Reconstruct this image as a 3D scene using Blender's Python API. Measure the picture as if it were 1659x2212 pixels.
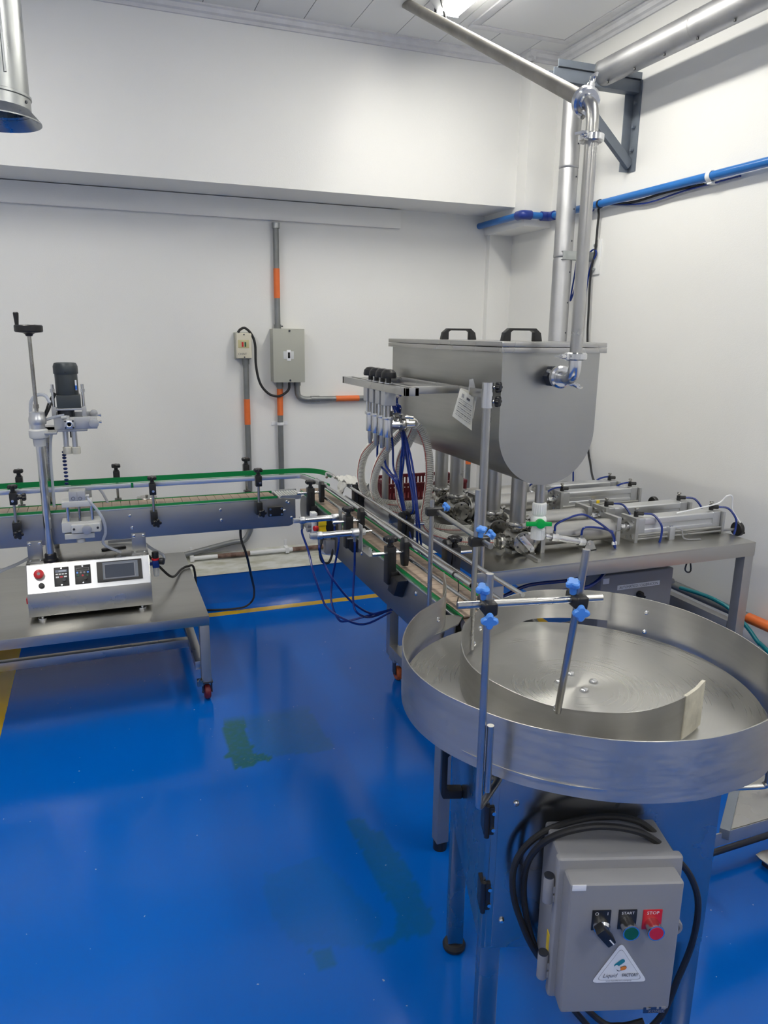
import bpy, bmesh, math, random
from mathutils import Vector, Matrix, noise
random.seed(7)
scene = bpy.context.scene
for o in list(bpy.data.objects): bpy.data.objects.remove(o)
COL = scene.collection
rad = math.radians
V = Vector

# ------------------------------------------------------------------ camera
FPX, CX, CY, HC = 1590.0, 829.5, 1106.0, 1.6
YAW, PITCH, ROLL = rad(20.96), rad(13.59), rad(0.77)
_f = V((math.sin(YAW)*math.cos(PITCH), math.cos(YAW)*math.cos(PITCH), -math.sin(PITCH)))
_r = V((math.cos(YAW), -math.sin(YAW), 0)); _u = _r.cross(_f)
CR = _r*math.cos(ROLL)+_u*math.sin(ROLL); CU = _u*math.cos(ROLL)-_r*math.sin(ROLL); CF = _f
CAM = V((0, 0, HC))
cd = bpy.data.cameras.new('camera'); cam = bpy.data.objects.new('camera', cd); COL.objects.link(cam)
m = Matrix.Identity(4)
for i in range(3): m[i][0], m[i][1], m[i][2], m[i][3] = CR[i], CU[i], -CF[i], CAM[i]
cam.matrix_world = m
cd.sensor_fit = 'HORIZONTAL'; cd.sensor_width = 36.0; cd.lens = 36.0*FPX/1659.0
cd.clip_start = .05; cd.clip_end = 60
scene.camera = cam

# ------------------------------------------------------------------ world and exposure
w = bpy.data.worlds.new('world'); scene.world = w; w.use_nodes = True
w.node_tree.nodes['Background'].inputs[0].default_value = (0, 0, 0, 1)
w.node_tree.nodes['Background'].inputs[1].default_value = 0
vs = scene.view_settings
vs.view_transform = 'Standard'; vs.look = 'None'; vs.gamma = 1; vs.use_curve_mapping = False
vs.exposure = 0.0
LAMP_STRENGTH = 55.0
LAMP_SPOTS = [(1.79, 3.02, ''), (1.79, .9, '_right_offscreen'), (1.79, -1.3, '_right_rear_offscreen'), (-.75, 2.7, '_left_offscreen'), (-.75, .6, '_left_middle_offscreen'), (-.75, -1.5, '_left_rear_offscreen')]   # two rows of ceiling lamps, the first one in view

# pixel -> point on a plane (z, y or x constant, or any plane)
def ray(px, py):
    return CR*((px-CX)/FPX)-CU*((py-CY)/FPX)+CF
def ZP(px, py, z): d = ray(px, py); return CAM+d*((z-HC)/d.z)
def YP(px, py, y): d = ray(px, py); return CAM+d*(y/d.y)
def XP(px, py, x): d = ray(px, py); return CAM+d*(x/d.x)
def PP(px, py, p0, n):
    d = ray(px, py); return CAM+d*((V(p0)-CAM).dot(n)/d.dot(n))

# ------------------------------------------------------------------ materials
MATS = {}
def mat(name, col, rough=.5, metal=0, var=0, vscale=8, vstretch=(1, 1, 1), bump=0, bscale=60, bstretch=None, rvar=0,
        spec=None, coat=0, trans=0, ior=1.45, alpha=1, emit=None, estr=0, aniso=0, col2=None, sheen=0):
    M = bpy.data.materials.new(name); M.use_nodes = True; MATS[name] = M
    nt = M.node_tree; N = nt.nodes; L = nt.links; b = N['Principled BSDF']
    b.inputs['Base Color'].default_value = (*col, 1); b.inputs['Roughness'].default_value = rough
    b.inputs['Metallic'].default_value = metal
    if spec is not None: b.inputs['Specular IOR Level'].default_value = spec
    if coat: b.inputs['Coat Weight'].default_value = coat; b.inputs['Coat Roughness'].default_value = .08
    if trans: b.inputs['Transmission Weight'].default_value = trans; b.inputs['IOR'].default_value = ior
    if alpha < 1: b.inputs['Alpha'].default_value = alpha
    if aniso: b.inputs['Anisotropic'].default_value = aniso
    if emit: b.inputs['Emission Color'].default_value = (*emit, 1); b.inputs['Emission Strength'].default_value = estr
    if sheen: b.inputs['Sheen Weight'].default_value = sheen
    if var or bump or rvar:
        tc = N.new('ShaderNodeTexCoord')
        def nz(scale, st, det=4):
            mp = N.new('ShaderNodeMapping'); mp.inputs['Scale'].default_value = st
            L.new(tc.outputs['Object'], mp.inputs['Vector'])
            t = N.new('ShaderNodeTexNoise'); t.inputs['Scale'].default_value = scale; t.inputs['Detail'].default_value = det
            L.new(mp.outputs['Vector'], t.inputs['Vector']); return t
        if var:
            t = nz(vscale, vstretch); r = N.new('ShaderNodeMix'); r.data_type = 'RGBA'
            c2 = col2 if col2 else tuple(max(0, c*(1-var)) for c in col)
            r.inputs[6].default_value = (*col, 1); r.inputs[7].default_value = (*c2, 1)
            mr = N.new('ShaderNodeMapRange'); mr.inputs[1].default_value = .35; mr.inputs[2].default_value = .7
            L.new(t.outputs[0], mr.inputs[0]); L.new(mr.outputs[0], r.inputs[0]); L.new(r.outputs[2], b.inputs['Base Color'])
        if rvar:
            t = nz(vscale*1.7, bstretch or vstretch); mr = N.new('ShaderNodeMapRange')
            mr.inputs[1].default_value = .3; mr.inputs[2].default_value = .7
            mr.inputs[3].default_value = max(.02, rough-rvar); mr.inputs[4].default_value = rough+rvar
            L.new(t.outputs[0], mr.inputs[0]); L.new(mr.outputs[0], b.inputs['Roughness'])
        if bump:
            t = nz(bscale, bstretch or (1, 1, 1)); bp = N.new('ShaderNodeBump'); bp.inputs['Strength'].default_value = bump
            bp.inputs['Distance'].default_value = .002
            L.new(t.outputs[0], bp.inputs['Height']); L.new(bp.outputs[0], b.inputs['Normal'])
    return M
mat('wall_paint', (.84, .838, .81), .55, var=.03, vscale=1.5, bump=.25, bscale=220)
mat('ceiling_paint', (.76, .76, .745), .6, var=.04, vscale=2)
mat('moulding', (.68, .68, .69), .5, var=.12, vscale=14)
mat('hatch_paint', (.77, .77, .76), .5)
mat('plinth_blue', (.0, .11, .50), .20, var=.12, vscale=4, bump=.6, bscale=25, coat=.3)
mat('plinth_white', (.68, .69, .66), .6, var=.45, vscale=9, vstretch=(1, 2, 3), col2=(.42, .42, .32))
mat('steel', (.50, .495, .475), .28, 1, var=.06, vscale=3, rvar=.02)
mat('steel_v', (.50, .495, .475), .28, 1, var=.06, vscale=3, rvar=.02)
mat('steel_tank', (.44, .44, .415), .34, 1, var=.10, vscale=2.5, bump=0.015, bscale=30, bstretch=(1, 1, 22), rvar=.06)
mat('steel_rim', (.52, .515, .495), .36, 1, var=.08, vscale=4, vstretch=(1, 1, 12), bump=0.012, bscale=40, bstretch=(4, 4, 25), rvar=.05)
mat('steel_cabinet', (.42, .42, .41), .25, 1, var=.12, vscale=4, bump=0.01, bscale=30, rvar=.08)
mat('steel_plate_grey', (.42, .42, .41), .37, 1, var=.12, vscale=4, bump=0.01, bscale=60)
mat('steel_table', (.50, .495, .465), .32, 1, var=.08, vscale=2.5, vstretch=(1, 4, 1), bump=0.006, bscale=30, bstretch=(1, 25, 1), rvar=.03)
mat('chrome', (.70, .705, .71), .19, 1, rvar=.04, vscale=10)
mat('steel_cast', (.46, .45, .42), .26, 1, var=.35, vscale=14, bump=.25, bscale=60, rvar=.12)
mat('tube_steel', (.50, .495, .475), .32, 1, var=.15, vscale=6, rvar=.06)
mat('pipe_old', (.36, .345, .315), .58, 1, var=.25, vscale=8, vstretch=(1, 1, .4), rvar=.08)
mat('aluminium', (.72, .73, .74), .36, 1, var=.06, vscale=6, rvar=.06)
mat('anodised', (.50, .51, .52), .42, .7, var=.05, vscale=10)
mat('plate_alu', (.50, .505, .50), .42, .85, var=.1, vscale=8)
mat('galvanised', (.50, .52, .52), .32, 1, var=.35, vscale=7, vstretch=(2, 2, .5), rvar=.14, bump=.1, bscale=10)
mat('foil', (.50, .505, .515), .48, 1, var=.12, vscale=8, bump=0.5, bscale=11, bstretch=(1, 1, .4), rvar=.1)
mat('conduit_grey', (.26, .27, .27), .45, .6, var=.2, vscale=12)
mat('orange', (.80, .17, .035), .5, var=.1, vscale=20)
mat('bracket_grey', (.16, .185, .22), .42, var=.12, vscale=14, spec=.5)
mat('leg_steel', (.42, .42, .41), .38, .7, var=.12, vscale=8)
mat('dark_steel', (.05, .055, .07), .4, .5, var=.2, vscale=9)
mat('strut_zinc', (.46, .49, .49), .4, .8, var=.2, vscale=25)
mat('black', (.012, .012, .013), .38, spec=.5)
mat('rubber', (.014, .014, .015), .55)
mat('motor_grey', (.045, .055, .06), .42, var=.12, vscale=20)
mat('belt', (.40, .31, .235), .55, var=.22, vscale=9, col2=(.30, .235, .185))
mat('belt_dark', (.36, .28, .21), .6)
mat('green', (.0, .21, .05), .4)
mat('green_valve', (.0, .42, .07), .35)
mat('pvc_white', (.86, .87, .86), .35)
mat('nylon', (.56, .57, .56), .4)
mat('white_plastic', (.80, .81, .80), .4)
mat('nylon_warm', (.66, .64, .54), .4)
mat('blue_pipe', (.012, .155, .50), .3, var=.12, vscale=7)
mat('blue_elbow', (.015, .04, .26), .35, var=.15, vscale=30)
mat('blue_tube', (.004, .025, .20), .25)
mat('blue_knob', (.075, .27, .76), .4)
mat('blue_label', (.02, .15, .6), .4)
mat('loc_line', (.005, .02, .12), .4)
mat('teal', (.0, .19, .23), .35)
mat('panel_grey', (.415, .42, .365), .48, var=.04, vscale=5)
mat('panel_plate', (.60, .62, .62), .4)
mat('ivory', (.70, .66, .53), .42, var=.04, vscale=10)
mat('ivory_window', (.55, .50, .27), .15, coat=.6)
mat('box_grey', (.27, .272, .285), .52, var=.05, vscale=6)
mat('red', (.55, .012, .02), .35)
mat('red_dark', (.12, .006, .012), .5, var=.2, vscale=20)
mat('wheel_red', (.17, .012, .02), .5, var=.3, vscale=30)
mat('wheel_orange', (.45, .10, .025), .5, var=.45, vscale=40)
mat('yellow', (.80, .56, .01), .4)
mat('yellow_paint', (.66, .43, .015), .4)
mat('push_green', (.005, .10, .05), .4)
mat('push_red', (.55, .015, .035), .4)
mat('paper', (.74, .73, .64), .7, var=.05, vscale=12)
mat('ink', (.10, .10, .11), .7)
mat('ink_soft', (.33, .33, .32), .7)
mat('label_white', (.82, .83, .84), .4)
mat('screen', (.07, .08, .10), .12, coat=.5)
mat('screen_film', (.20, .22, .25), .12, bump=.6, bscale=55, coat=.6)
mat('lcd', (.10, .13, .20), .3)
mat('lcd_light', (.40, .44, .50), .3)
mat('cloth', (.80, .79, .74), .9, var=.06, vscale=30, bump=.7, bscale=160)
mat('plastic_film', (.80, .82, .83), .3, trans=.45, alpha=.65, bump=.8, bscale=18)
mat('hose_clear', (.85, .85, .80), .15, trans=.55, ior=1.12, alpha=.3)
mat('hose_coil', (.82, .81, .74), .3)
mat('hose_inner', (.50, .49, .42), .35)
mat('hose_red', (.45, .10, .08), .4)
mat('tube_clear', (.62, .66, .74), .2, trans=.3, alpha=.75)
mat('glass_bowl', (.75, .78, .80), .12, trans=.6, alpha=.6)
mat('rust', (.10, .05, .035), .7, var=.5, vscale=30, col2=(.3, .2, .16))
mat('navy_label', (.012, .04, .12), .5)
mat('logo_teal', (.02, .24, .30), .4)
mat('logo_orange', (.85, .25, .02), .4)
mat('masking', (.66, .63, .52), .55, var=.3, vscale=25, bump=.8, bscale=60)
mat('lamp', (1, 1, 1), .4, emit=(1.0, .968, .885), estr=LAMP_STRENGTH)
mat('lamp_case', (.72, .74, .75), .45)

def disc_material():
    M = bpy.data.materials.new('steel_disc'); M.use_nodes = True; MATS['steel_disc'] = M
    N = M.node_tree.nodes; L = M.node_tree.links; b = N['Principled BSDF']
    b.inputs['Metallic'].default_value = 1; b.inputs['Base Color'].default_value = (.55, .545, .52, 1); b.inputs['Anisotropic'].default_value = .8; b.inputs['Anisotropic Rotation'].default_value = .25
    tg = N.new('ShaderNodeTangent'); tg.direction_type = 'RADIAL'; tg.axis = 'Z'; L.new(tg.outputs[0], b.inputs['Tangent'])
    tc = N.new('ShaderNodeTexCoord'); ln = N.new('ShaderNodeVectorMath'); ln.operation = 'LENGTH'
    sx = N.new('ShaderNodeSeparateXYZ'); cx = N.new('ShaderNodeCombineXYZ')
    L.new(tc.outputs['Object'], sx.inputs[0]); L.new(sx.outputs[0], cx.inputs[0]); L.new(sx.outputs[1], cx.inputs[1])
    L.new(cx.outputs[0], ln.inputs[0])
    c2 = N.new('ShaderNodeCombineXYZ'); L.new(ln.outputs['Value'], c2.inputs[0])
    nz = N.new('ShaderNodeTexNoise'); nz.inputs['Scale'].default_value = 210; nz.inputs['Detail'].default_value = 5
    L.new(c2.outputs[0], nz.inputs['Vector'])
    n2 = N.new('ShaderNodeTexNoise'); n2.inputs['Scale'].default_value = 5; L.new(tc.outputs['Object'], n2.inputs['Vector'])
    mu = N.new('ShaderNodeMath'); mu.operation = 'MULTIPLY'; L.new(nz.outputs[0], mu.inputs[0]); L.new(n2.outputs[0], mu.inputs[1])
    mr = N.new('ShaderNodeMapRange'); mr.inputs[1].default_value = .1; mr.inputs[2].default_value = .5
    mr.inputs[3].default_value = .24; mr.inputs[4].default_value = .41
    L.new(mu.outputs[0], mr.inputs[0]); L.new(mr.outputs[0], b.inputs['Roughness'])
    bp = N.new('ShaderNodeBump'); bp.inputs['Strength'].default_value = .03; bp.inputs['Distance'].default_value = .0006
    L.new(mu.outputs[0], bp.inputs['Height']); L.new(bp.outputs[0], b.inputs['Normal'])
disc_material()
def brushed_round(name):
    nt = MATS[name].node_tree; b = nt.nodes['Principled BSDF']
    b.inputs['Anisotropic'].default_value = .85; b.inputs['Anisotropic Rotation'].default_value = .25
    tg = nt.nodes.new('ShaderNodeTangent'); tg.direction_type = 'RADIAL'; tg.axis = 'Z'; nt.links.new(tg.outputs[0], b.inputs['Tangent'])
brushed_round('steel_rim')

# ------------------------------------------------------------------ mesh building
def frame(d):
    d = V(d).normalized(); a = V((0, 0, 1)) if abs(d.z) < .9 else V((1, 0, 0))
    x = a.cross(d).normalized(); return x, d.cross(x).normalized(), d
def smooth(pts, k=6, closed=False):
    P = [V(p) for p in pts]; n = len(P); out = []
    rng = range(n if closed else n-1)
    for i in rng:
        p1, p2 = P[i], P[(i+1) % n]
        p0 = P[i-1] if (i > 0 or closed) else p1*2-p2
        p3 = P[(i+2) % n] if (i+2 < n or closed) else p2*2-p1
        for j in range(k):
            t = j/k; a = t*t; b3 = a*t
            out.append(.5*((2*p1)+(p2-p0)*t+(2*p0-5*p1+4*p2-p3)*a+(3*p1-p0-3*p2+p3)*b3))
    if not closed: out.append(P[-1])
    return out
class MB:
    def __init__(s): s.v = []; s.f = []
    def add(s, v, f):
        o = len(s.v); s.v += [V(p) for p in v]; s.f += [[i+o for i in q] for q in f]; return s
    def box(s, c, size, R=None):
        c = V(c); h = [x/2 for x in size]; vs = []
        for sx in (-1, 1):
            for sy in (-1, 1):
                for sz in (-1, 1):
                    p = V((sx*h[0], sy*h[1], sz*h[2])); vs.append(c+(R@p if R else p))
        return s.add(vs, [(0, 1, 3, 2), (4, 6, 7, 5), (0, 4, 5, 1), (2, 3, 7, 6), (0, 2, 6, 4), (1, 5, 7, 3)])
    def bx(s, a, b):
        a, b = V(a), V(b); return s.box((a+b)/2, [abs(x) for x in (b-a)])
    def bar(s, p0, p1, wx, wy, up=None):       # rectangular bar from p0 to p1
        p0, p1 = V(p0), V(p1); d = (p1-p0).normalized()
        if up is None: x, y, d = frame(d)
        else: x = V(up).cross(d).normalized(); y = d.cross(x)
        R = Matrix((x, y, d)).transposed()
        return s.box((p0+p1)/2, (wx, wy, (p1-p0).length), R)
    def cyl(s, p0, p1, r, r2=None, n=16, caps=True):
        p0, p1 = V(p0), V(p1); x, y, d = frame(p1-p0); r2 = r if r2 is None else r2; vs = []
        for p, q in ((p0, r), (p1, r2)):
            for i in range(n):
                a = 2*math.pi*i/n; vs.append(p+x*q*math.cos(a)+y*q*math.sin(a))
        fs = [(i, (i+1) % n, n+(i+1) % n, n+i) for i in range(n)]
        if caps: fs += [tuple(range(n-1, -1, -1)), tuple(range(n, 2*n))]
        return s.add(vs, fs)
    def lathe(s, prof, o, ax=(0, 0, 1), n=24, caps=True):   # prof: (r, h)
        o = V(o); x, y, d = frame(ax); vs = []
        for r, h in prof:
            for i in range(n):
                a = 2*math.pi*i/n; vs.append(o+d*h+x*r*math.cos(a)+y*r*math.sin(a))
        fs = []
        for k in range(len(prof)-1):
            for i in range(n): fs.append((k*n+i, k*n+(i+1) % n, (k+1)*n+(i+1) % n, (k+1)*n+i))
        if caps: fs += [tuple(range(n-1, -1, -1)), tuple(range((len(prof)-1)*n, len(prof)*n))]
        return s.add(vs, fs)
    def sweep(s, pts, r, n=10, closed=False, rfun=None):
        P = [V(p) for p in pts]; m_ = len(P); vs = []; x = None
        for i in range(m_):
            a = P[i-1] if (i > 0 or closed) else P[i]; b = P[(i+1) % m_] if (i < m_-1 or closed) else P[i]
            d = (b-a)
            if d.length < 1e-9: d = V((0, 0, 1))
            d.normalize()
            if x is None: x, y, _ = frame(d)
            else:
                x = (x-d*x.dot(d))
                x = x.normalized() if x.length > 1e-6 else frame(d)[0]
                y = d.cross(x)
            q = rfun(i/(m_-1)) if rfun else r
            for k in range(n):
                t = 2*math.pi*k/n; vs.append(P[i]+x*q*math.cos(t)+y*q*math.sin(t))
        fs = []
        for i in range(m_ if closed else m_-1):
            j = (i+1) % m_
            for k in range(n): fs.append((i*n+k, i*n+(k+1) % n, j*n+(k+1) % n, j*n+k))
        if not closed: fs += [tuple(range(n-1, -1, -1)), tuple(range((m_-1)*n, m_*n))]
        return s.add(vs, fs)
    def prism(s, poly, vec):
        P = [V(p) for p in poly]; n = len(P); vec = V(vec)
        return s.add(P+[p+vec for p in P], [tuple(range(n-1, -1, -1)), tuple(range(n, 2*n))] +
                     [(i, (i+1) % n, n+(i+1) % n, n+i) for i in range(n)])
    def strip(s, pts, zb, zt, th, closed=False):     # upright sheet along a path, zb / zt numbers or lists
        P = [V((p[0], p[1], 0)) for p in pts]; n = len(P); vs = []
        for i in range(n):
            a = P[i-1] if i > 0 else P[i]; b = P[i+1] if i < n-1 else P[i]
            d = (b-a).normalized(); nn = V((-d.y, d.x, 0))*th/2
            b0 = zb[i] if isinstance(zb, list) else zb; t0 = zt[i] if isinstance(zt, list) else zt
            for q, z in ((P[i]-nn, b0), (P[i]+nn, b0), (P[i]+nn, t0), (P[i]-nn, t0)): vs.append(V((q.x, q.y, z)))
        fs = []
        for i in range(n-1):
            for k in range(4): fs.append((i*4+k, i*4+(k+1) % 4, (i+1)*4+(k+1) % 4, (i+1)*4+k))
        fs += [(3, 2, 1, 0), tuple((n-1)*4+k for k in range(4))]
        return s.add(vs, fs)
    def star(s, c, ax, r, h, lobes=5, n=30, inner=.62):   # lobed knob head
        x, y, d = frame(ax); c = V(c); poly = []
        for i in range(n):
            a = 2*math.pi*i/n; q = r*(inner+(1-inner)*(.5+.5*math.cos(lobes*a))**.6)
            poly.append((x*math.cos(a)+y*math.sin(a))*q)
        o = len(s.v); k = len(poly)
        rings = [(0, .86), (.2, 1), (.75, 1), (1, .8)]; vs = []
        for t, sc in rings: vs += [c+p*sc+d*h*t for p in poly]
        fs = []
        for j in range(len(rings)-1):
            for i in range(k): fs.append((j*k+i, j*k+(i+1) % k, (j+1)*k+(i+1) % k, (j+1)*k+i))
        fs += [tuple(range(k-1, -1, -1)), tuple(range((len(rings)-1)*k, len(rings)*k))]
        return s.add(vs, fs)
BASE = {}
def tag(o, label, cat, group=None):
    o['label'] = label; o['category'] = cat
    if group: o['group'] = group
    return o
def thing(name, loc, label, cat, group=None):
    o = bpy.data.objects.new(name, None); o.empty_display_size = .05; COL.objects.link(o)
    o.location = loc; BASE[o.name] = V(loc); return tag(o, label, cat, group)
def mesh(name, mb, material, base, bev=0, seg=2, ang=32):
    me = bpy.data.meshes.new(name); b = V(base)
    me.from_pydata([v-b for v in mb.v], [], mb.f)
    bm = bmesh.new(); bm.from_mesh(me); bmesh.ops.recalc_face_normals(bm, faces=bm.faces)
    if bev:
        es = [e for e in bm.edges if len(e.link_faces) == 2 and e.calc_face_angle(0) > rad(40)]
        bmesh.ops.bevel(bm, geom=es, offset=bev, segments=seg, affect='EDGES', profile=.6, clamp_overlap=True)
    bm.to_mesh(me); bm.free()
    me.polygons.foreach_set('use_smooth', [True]*len(me.polygons)); me.set_sharp_from_angle(angle=rad(ang))
    me.materials.append(MATS[material]); return me
def part(name, mb, material, parent, bev=0, seg=2, label=None, ang=32):
    b = BASE[parent.name]
    o = bpy.data.objects.new(name, mesh(name, mb, material, b, bev, seg, ang)); COL.objects.link(o)
    o.parent = parent; BASE[o.name] = b
    if label: o['label'] = label
    return o
def solo(name, mb, material, label, cat, group=None, bev=0, seg=2, ang=32, base=None):
    if base is None:
        xs = [v.x for v in mb.v]; ys = [v.y for v in mb.v]; zs = [v.z for v in mb.v]
        base = V(((min(xs)+max(xs))/2, (min(ys)+max(ys))/2, min(zs)))
    o = bpy.data.objects.new(name, mesh(name, mb, material, base, bev, seg, ang)); COL.objects.link(o)
    o.location = base; BASE[o.name] = V(base); return tag(o, label, cat, group)
def struct(name, mb, material, bev=0, parent=None):
    o = bpy.data.objects.new(name, mesh(name, mb, material, (0, 0, 0), bev)); COL.objects.link(o)
    BASE[o.name] = V((0, 0, 0))
    if parent: o.parent = parent
    else: o['kind'] = 'structure'
    return o
def copy_tree(o, parent=None):
    c = o.copy(); COL.objects.link(c); c.parent = parent
    for ch in list(o.children): copy_tree(ch, c)
    return c
def text_mb(body, size, o, ux, uy, depth=.0004, offset=0, shear=0, xscale=1, align='LEFT'):
    cu = bpy.data.curves.new('t', 'FONT'); cu.body = body; cu.size = 1; cu.shear = shear; cu.offset = offset
    cu.align_x = align; cu.resolution_u = 2
    ob = bpy.data.objects.new('t', cu); COL.objects.link(ob)
    dg = bpy.context.evaluated_depsgraph_get(); me = bpy.data.meshes.new_from_object(ob.evaluated_get(dg))
    o, ux, uy = V(o), V(ux).normalized(), V(uy).normalized(); nn = ux.cross(uy)
    mb = MB().add([o+ux*v.co.x*size*xscale+uy*v.co.y*size+nn*depth for v in me.vertices], [list(p.vertices) for p in me.polygons])
    bpy.data.objects.remove(ob); bpy.data.curves.remove(cu); bpy.data.meshes.remove(me); return mb
X3, Y3, Z3 = V((1, 0, 0)), V((0, 1, 0)), V((0, 0, 1))
# ------------------------------------------------------------------ the room
W, XR, CE, YB, ZS = 4.5, 2.574, 3.14, 4.12, 2.345     # back wall, right wall, ceiling, beam face, soffit
XL, YF, YC, XC = -3.0, -3.2, 4.01, 2.39
# floor: one mesh, fine grid where the green floor stains are
def inpoly(x, y, P):
    c = False; j = len(P)-1
    for i in range(len(P)):
        if (P[i][1] > y) != (P[j][1] > y) and x < (P[j][0]-P[i][0])*(y-P[i][1])/(P[j][1]-P[i][1])+P[i][0]: c = not c
        j = i
    return c
def gp(pts): return [tuple(ZP(a, b, 0)[:2]) for a, b in pts]
ST = [(1.0, gp([(477, 1548), (531, 1543), (530, 1575), (538, 1600), (552, 1628), (588, 1632), (585, 1642), (552, 1645), (550, 1655), (506, 1661), (499, 1637), (480, 1636), (493, 1627)])),
      (.35, gp([(531, 1543), (560, 1527), (640, 1520), (665, 1530), (690, 1570), (722, 1610), (715, 1622), (640, 1628), (588, 1632), (552, 1625), (535, 1590)])),
      (.45, gp([(745, 1772), (782, 1767), (798, 1790), (830, 1800), (880, 1875), (943, 1995), (925, 2015), (865, 2030), (822, 2062), (790, 2040), (850, 2020), (860, 1975), (810, 1900), (770, 1812)])),
      (.5, gp([(668, 2052), (720, 2048), (728, 2085), (690, 2098)])),
      (.17, gp([(567, 1892), (690, 1850), (830, 1990), (800, 2045), (640, 2040), (585, 1980)]))]
xs = [XL+.5*i for i in range(6)]+[.2+.0125*i for i in range(66)]+[1.1, 1.5, 2.0, XR]
ys = [YF+.5*i for i in range(9)]+[1.2+.0125*i for i in range(132)]+[2.9, 3.3, 3.9, W]
xs = sorted(set(round(x, 4) for x in xs)); ys = sorted(set(round(y, 4) for y in ys))
mb = MB(); mb.v = [V((x, y, 0)) for y in ys for x in xs]; nx = len(xs)
mb.f = [(j*nx+i, j*nx+i+1, (j+1)*nx+i+1, (j+1)*nx+i) for j in range(len(ys)-1) for i in range(nx-1)]
def floor_material():
    M = bpy.data.materials.new('floor_epoxy'); M.use_nodes = True; MATS['floor_epoxy'] = M
    N = M.node_tree.nodes; L = M.node_tree.links; b = N['Principled BSDF']
    tc = N.new('ShaderNodeTexCoord'); sx = N.new('ShaderNodeSeparateXYZ'); L.new(tc.outputs['Object'], sx.inputs[0])
    def noise_(s, d=4):
        t = N.new('ShaderNodeTexNoise'); t.inputs['Scale'].default_value = s; t.inputs['Detail'].default_value = d
        L.new(tc.outputs['Object'], t.inputs['Vector']); return t.outputs[0]
    def mth(op, a, b_=None, clamp=False):
        n = N.new('ShaderNodeMath'); n.operation = op; n.use_clamp = clamp
        for i, q in enumerate((a, b_)):
            if q is None: continue
            if isinstance(q, (int, float)): n.inputs[i].default_value = q
            else: L.new(q, n.inputs[i])
        return n.outputs[0]
    def mix(f, a, c):
        n = N.new('ShaderNodeMix'); n.data_type = 'RGBA'; L.new(f, n.inputs[0])
        for k, q in ((6, a), (7, c)):
            if isinstance(q, tuple): n.inputs[k].default_value = (*q, 1)
            else: L.new(q, n.inputs[k])
        return n.outputs[2]
    def band(c, x, h): return mth('LESS_THAN', mth('ABSOLUTE', mth('SUBTRACT', c, x)), h)
    base = mix(noise_(1.2, 3), (.0, .118, .53), (.0, .098, .46))
    at = N.new('ShaderNodeAttribute'); at.attribute_name = 'stain'
    st = mth('MULTIPLY', at.outputs['Fac'], mth('ADD', mth('MULTIPLY', noise_(45), 1.0), .45), True)
    c = mix(mth('MULTIPLY', st, .95, True), base, (.006, .10, .11))
    X, Y = sx.outputs[0], sx.outputs[1]; wob = mth('MULTIPLY', mth('SUBTRACT', noise_(30), .5), .006)
    yl = mth('MAXIMUM', band(mth('ADD', Y, wob), 4.105, .031), band(mth('ADD', X, wob), -.53, .05))
    yl = mth('MAXIMUM', yl, band(mth('ADD', X, wob), 2.29, .025))
    c = mix(yl, c, (.60, .38, .012))
    sp = mth('GREATER_THAN', noise_(70, 1), .80); c = mix(mth('MULTIPLY', sp, .6), c, (.5, .55, .6))
    L.new(c, b.inputs['Base Color'])
    jo = mth('MAXIMUM', band(mth('ADD', X, mth('MULTIPLY', Y, .02)), .74, .0018), band(mth('ADD', Y, mth('MULTIPLY', X, -.02)), 1.98, .0018))
    jo = mth('MAXIMUM', jo, band(mth('ADD', Y, 0), 1.36, .0018))
    h = mth('SUBTRACT', mth('MULTIPLY', noise_(55, 3), .25), jo)
    h = mth('ADD', h, mth('MULTIPLY', noise_(4, 1), .7))
    bp = N.new('ShaderNodeBump'); bp.inputs['Strength'].default_value = .16; bp.inputs['Distance'].default_value = .004
    L.new(h, bp.inputs['Height']); L.new(bp.outputs[0], b.inputs['Normal'])
    mr = N.new('ShaderNodeMapRange'); mr.inputs[1].default_value = .3; mr.inputs[2].default_value = .7
    mr.inputs[3].default_value = .13; mr.inputs[4].default_value = .18
    L.new(noise_(2.2, 5), mr.inputs[0]); L.new(mth('ADD', mr.outputs[0], mth('MULTIPLY', st, .1)), b.inputs['Roughness'])
    b.inputs['Specular IOR Level'].default_value = .3
floor_material()
floor = struct('floor', mb, 'floor_epoxy')
at = floor.data.attributes.new('stain', 'FLOAT', 'POINT'); vals = []
for v in floor.data.vertices:
    x, y = v.co.x, v.co.y; k = 0
    if .2 < x < 1.1 and 1.1 < y < 2.9:
        q = noise.noise(V((x*40, y*40, 0)))*.008; q2 = noise.noise(V((x*40, y*40, 7)))*.008
        for s_, P in ST:
            if inpoly(x+q, y+q2, P): k = max(k, s_)
    vals.append(k)
at.data.foreach_set('value', vals)

struct('wall_back', MB().bx((XL, W, 0), (XR+.12, W+.12, CE+.1)), 'wall_paint')
struct('wall_right', MB().bx((XR, YF-.12, 0), (XR+.12, W, CE+.1)), 'wall_paint')
struct('wall_left', MB().bx((XL-.12, YF-.12, 0), (XL, W+.12, CE+.1)), 'wall_paint')
struct('wall_front', MB().bx((XL, YF-.12, 0), (XR, YF, CE+.1)), 'wall_paint')
struct('wall_upper_back', MB().bx((XL, YB, ZS), (XC+.01, W, CE+.05)), 'wall_paint')
struct('wall_column_corner', MB().bx((XC, YC, 2.228), (XR, W, CE+.05)), 'wall_paint')
struct('wall_column_lower', MB().bx((2.411, 4.453, 0), (XR, W, 2.24)), 'wall_paint')
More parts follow.
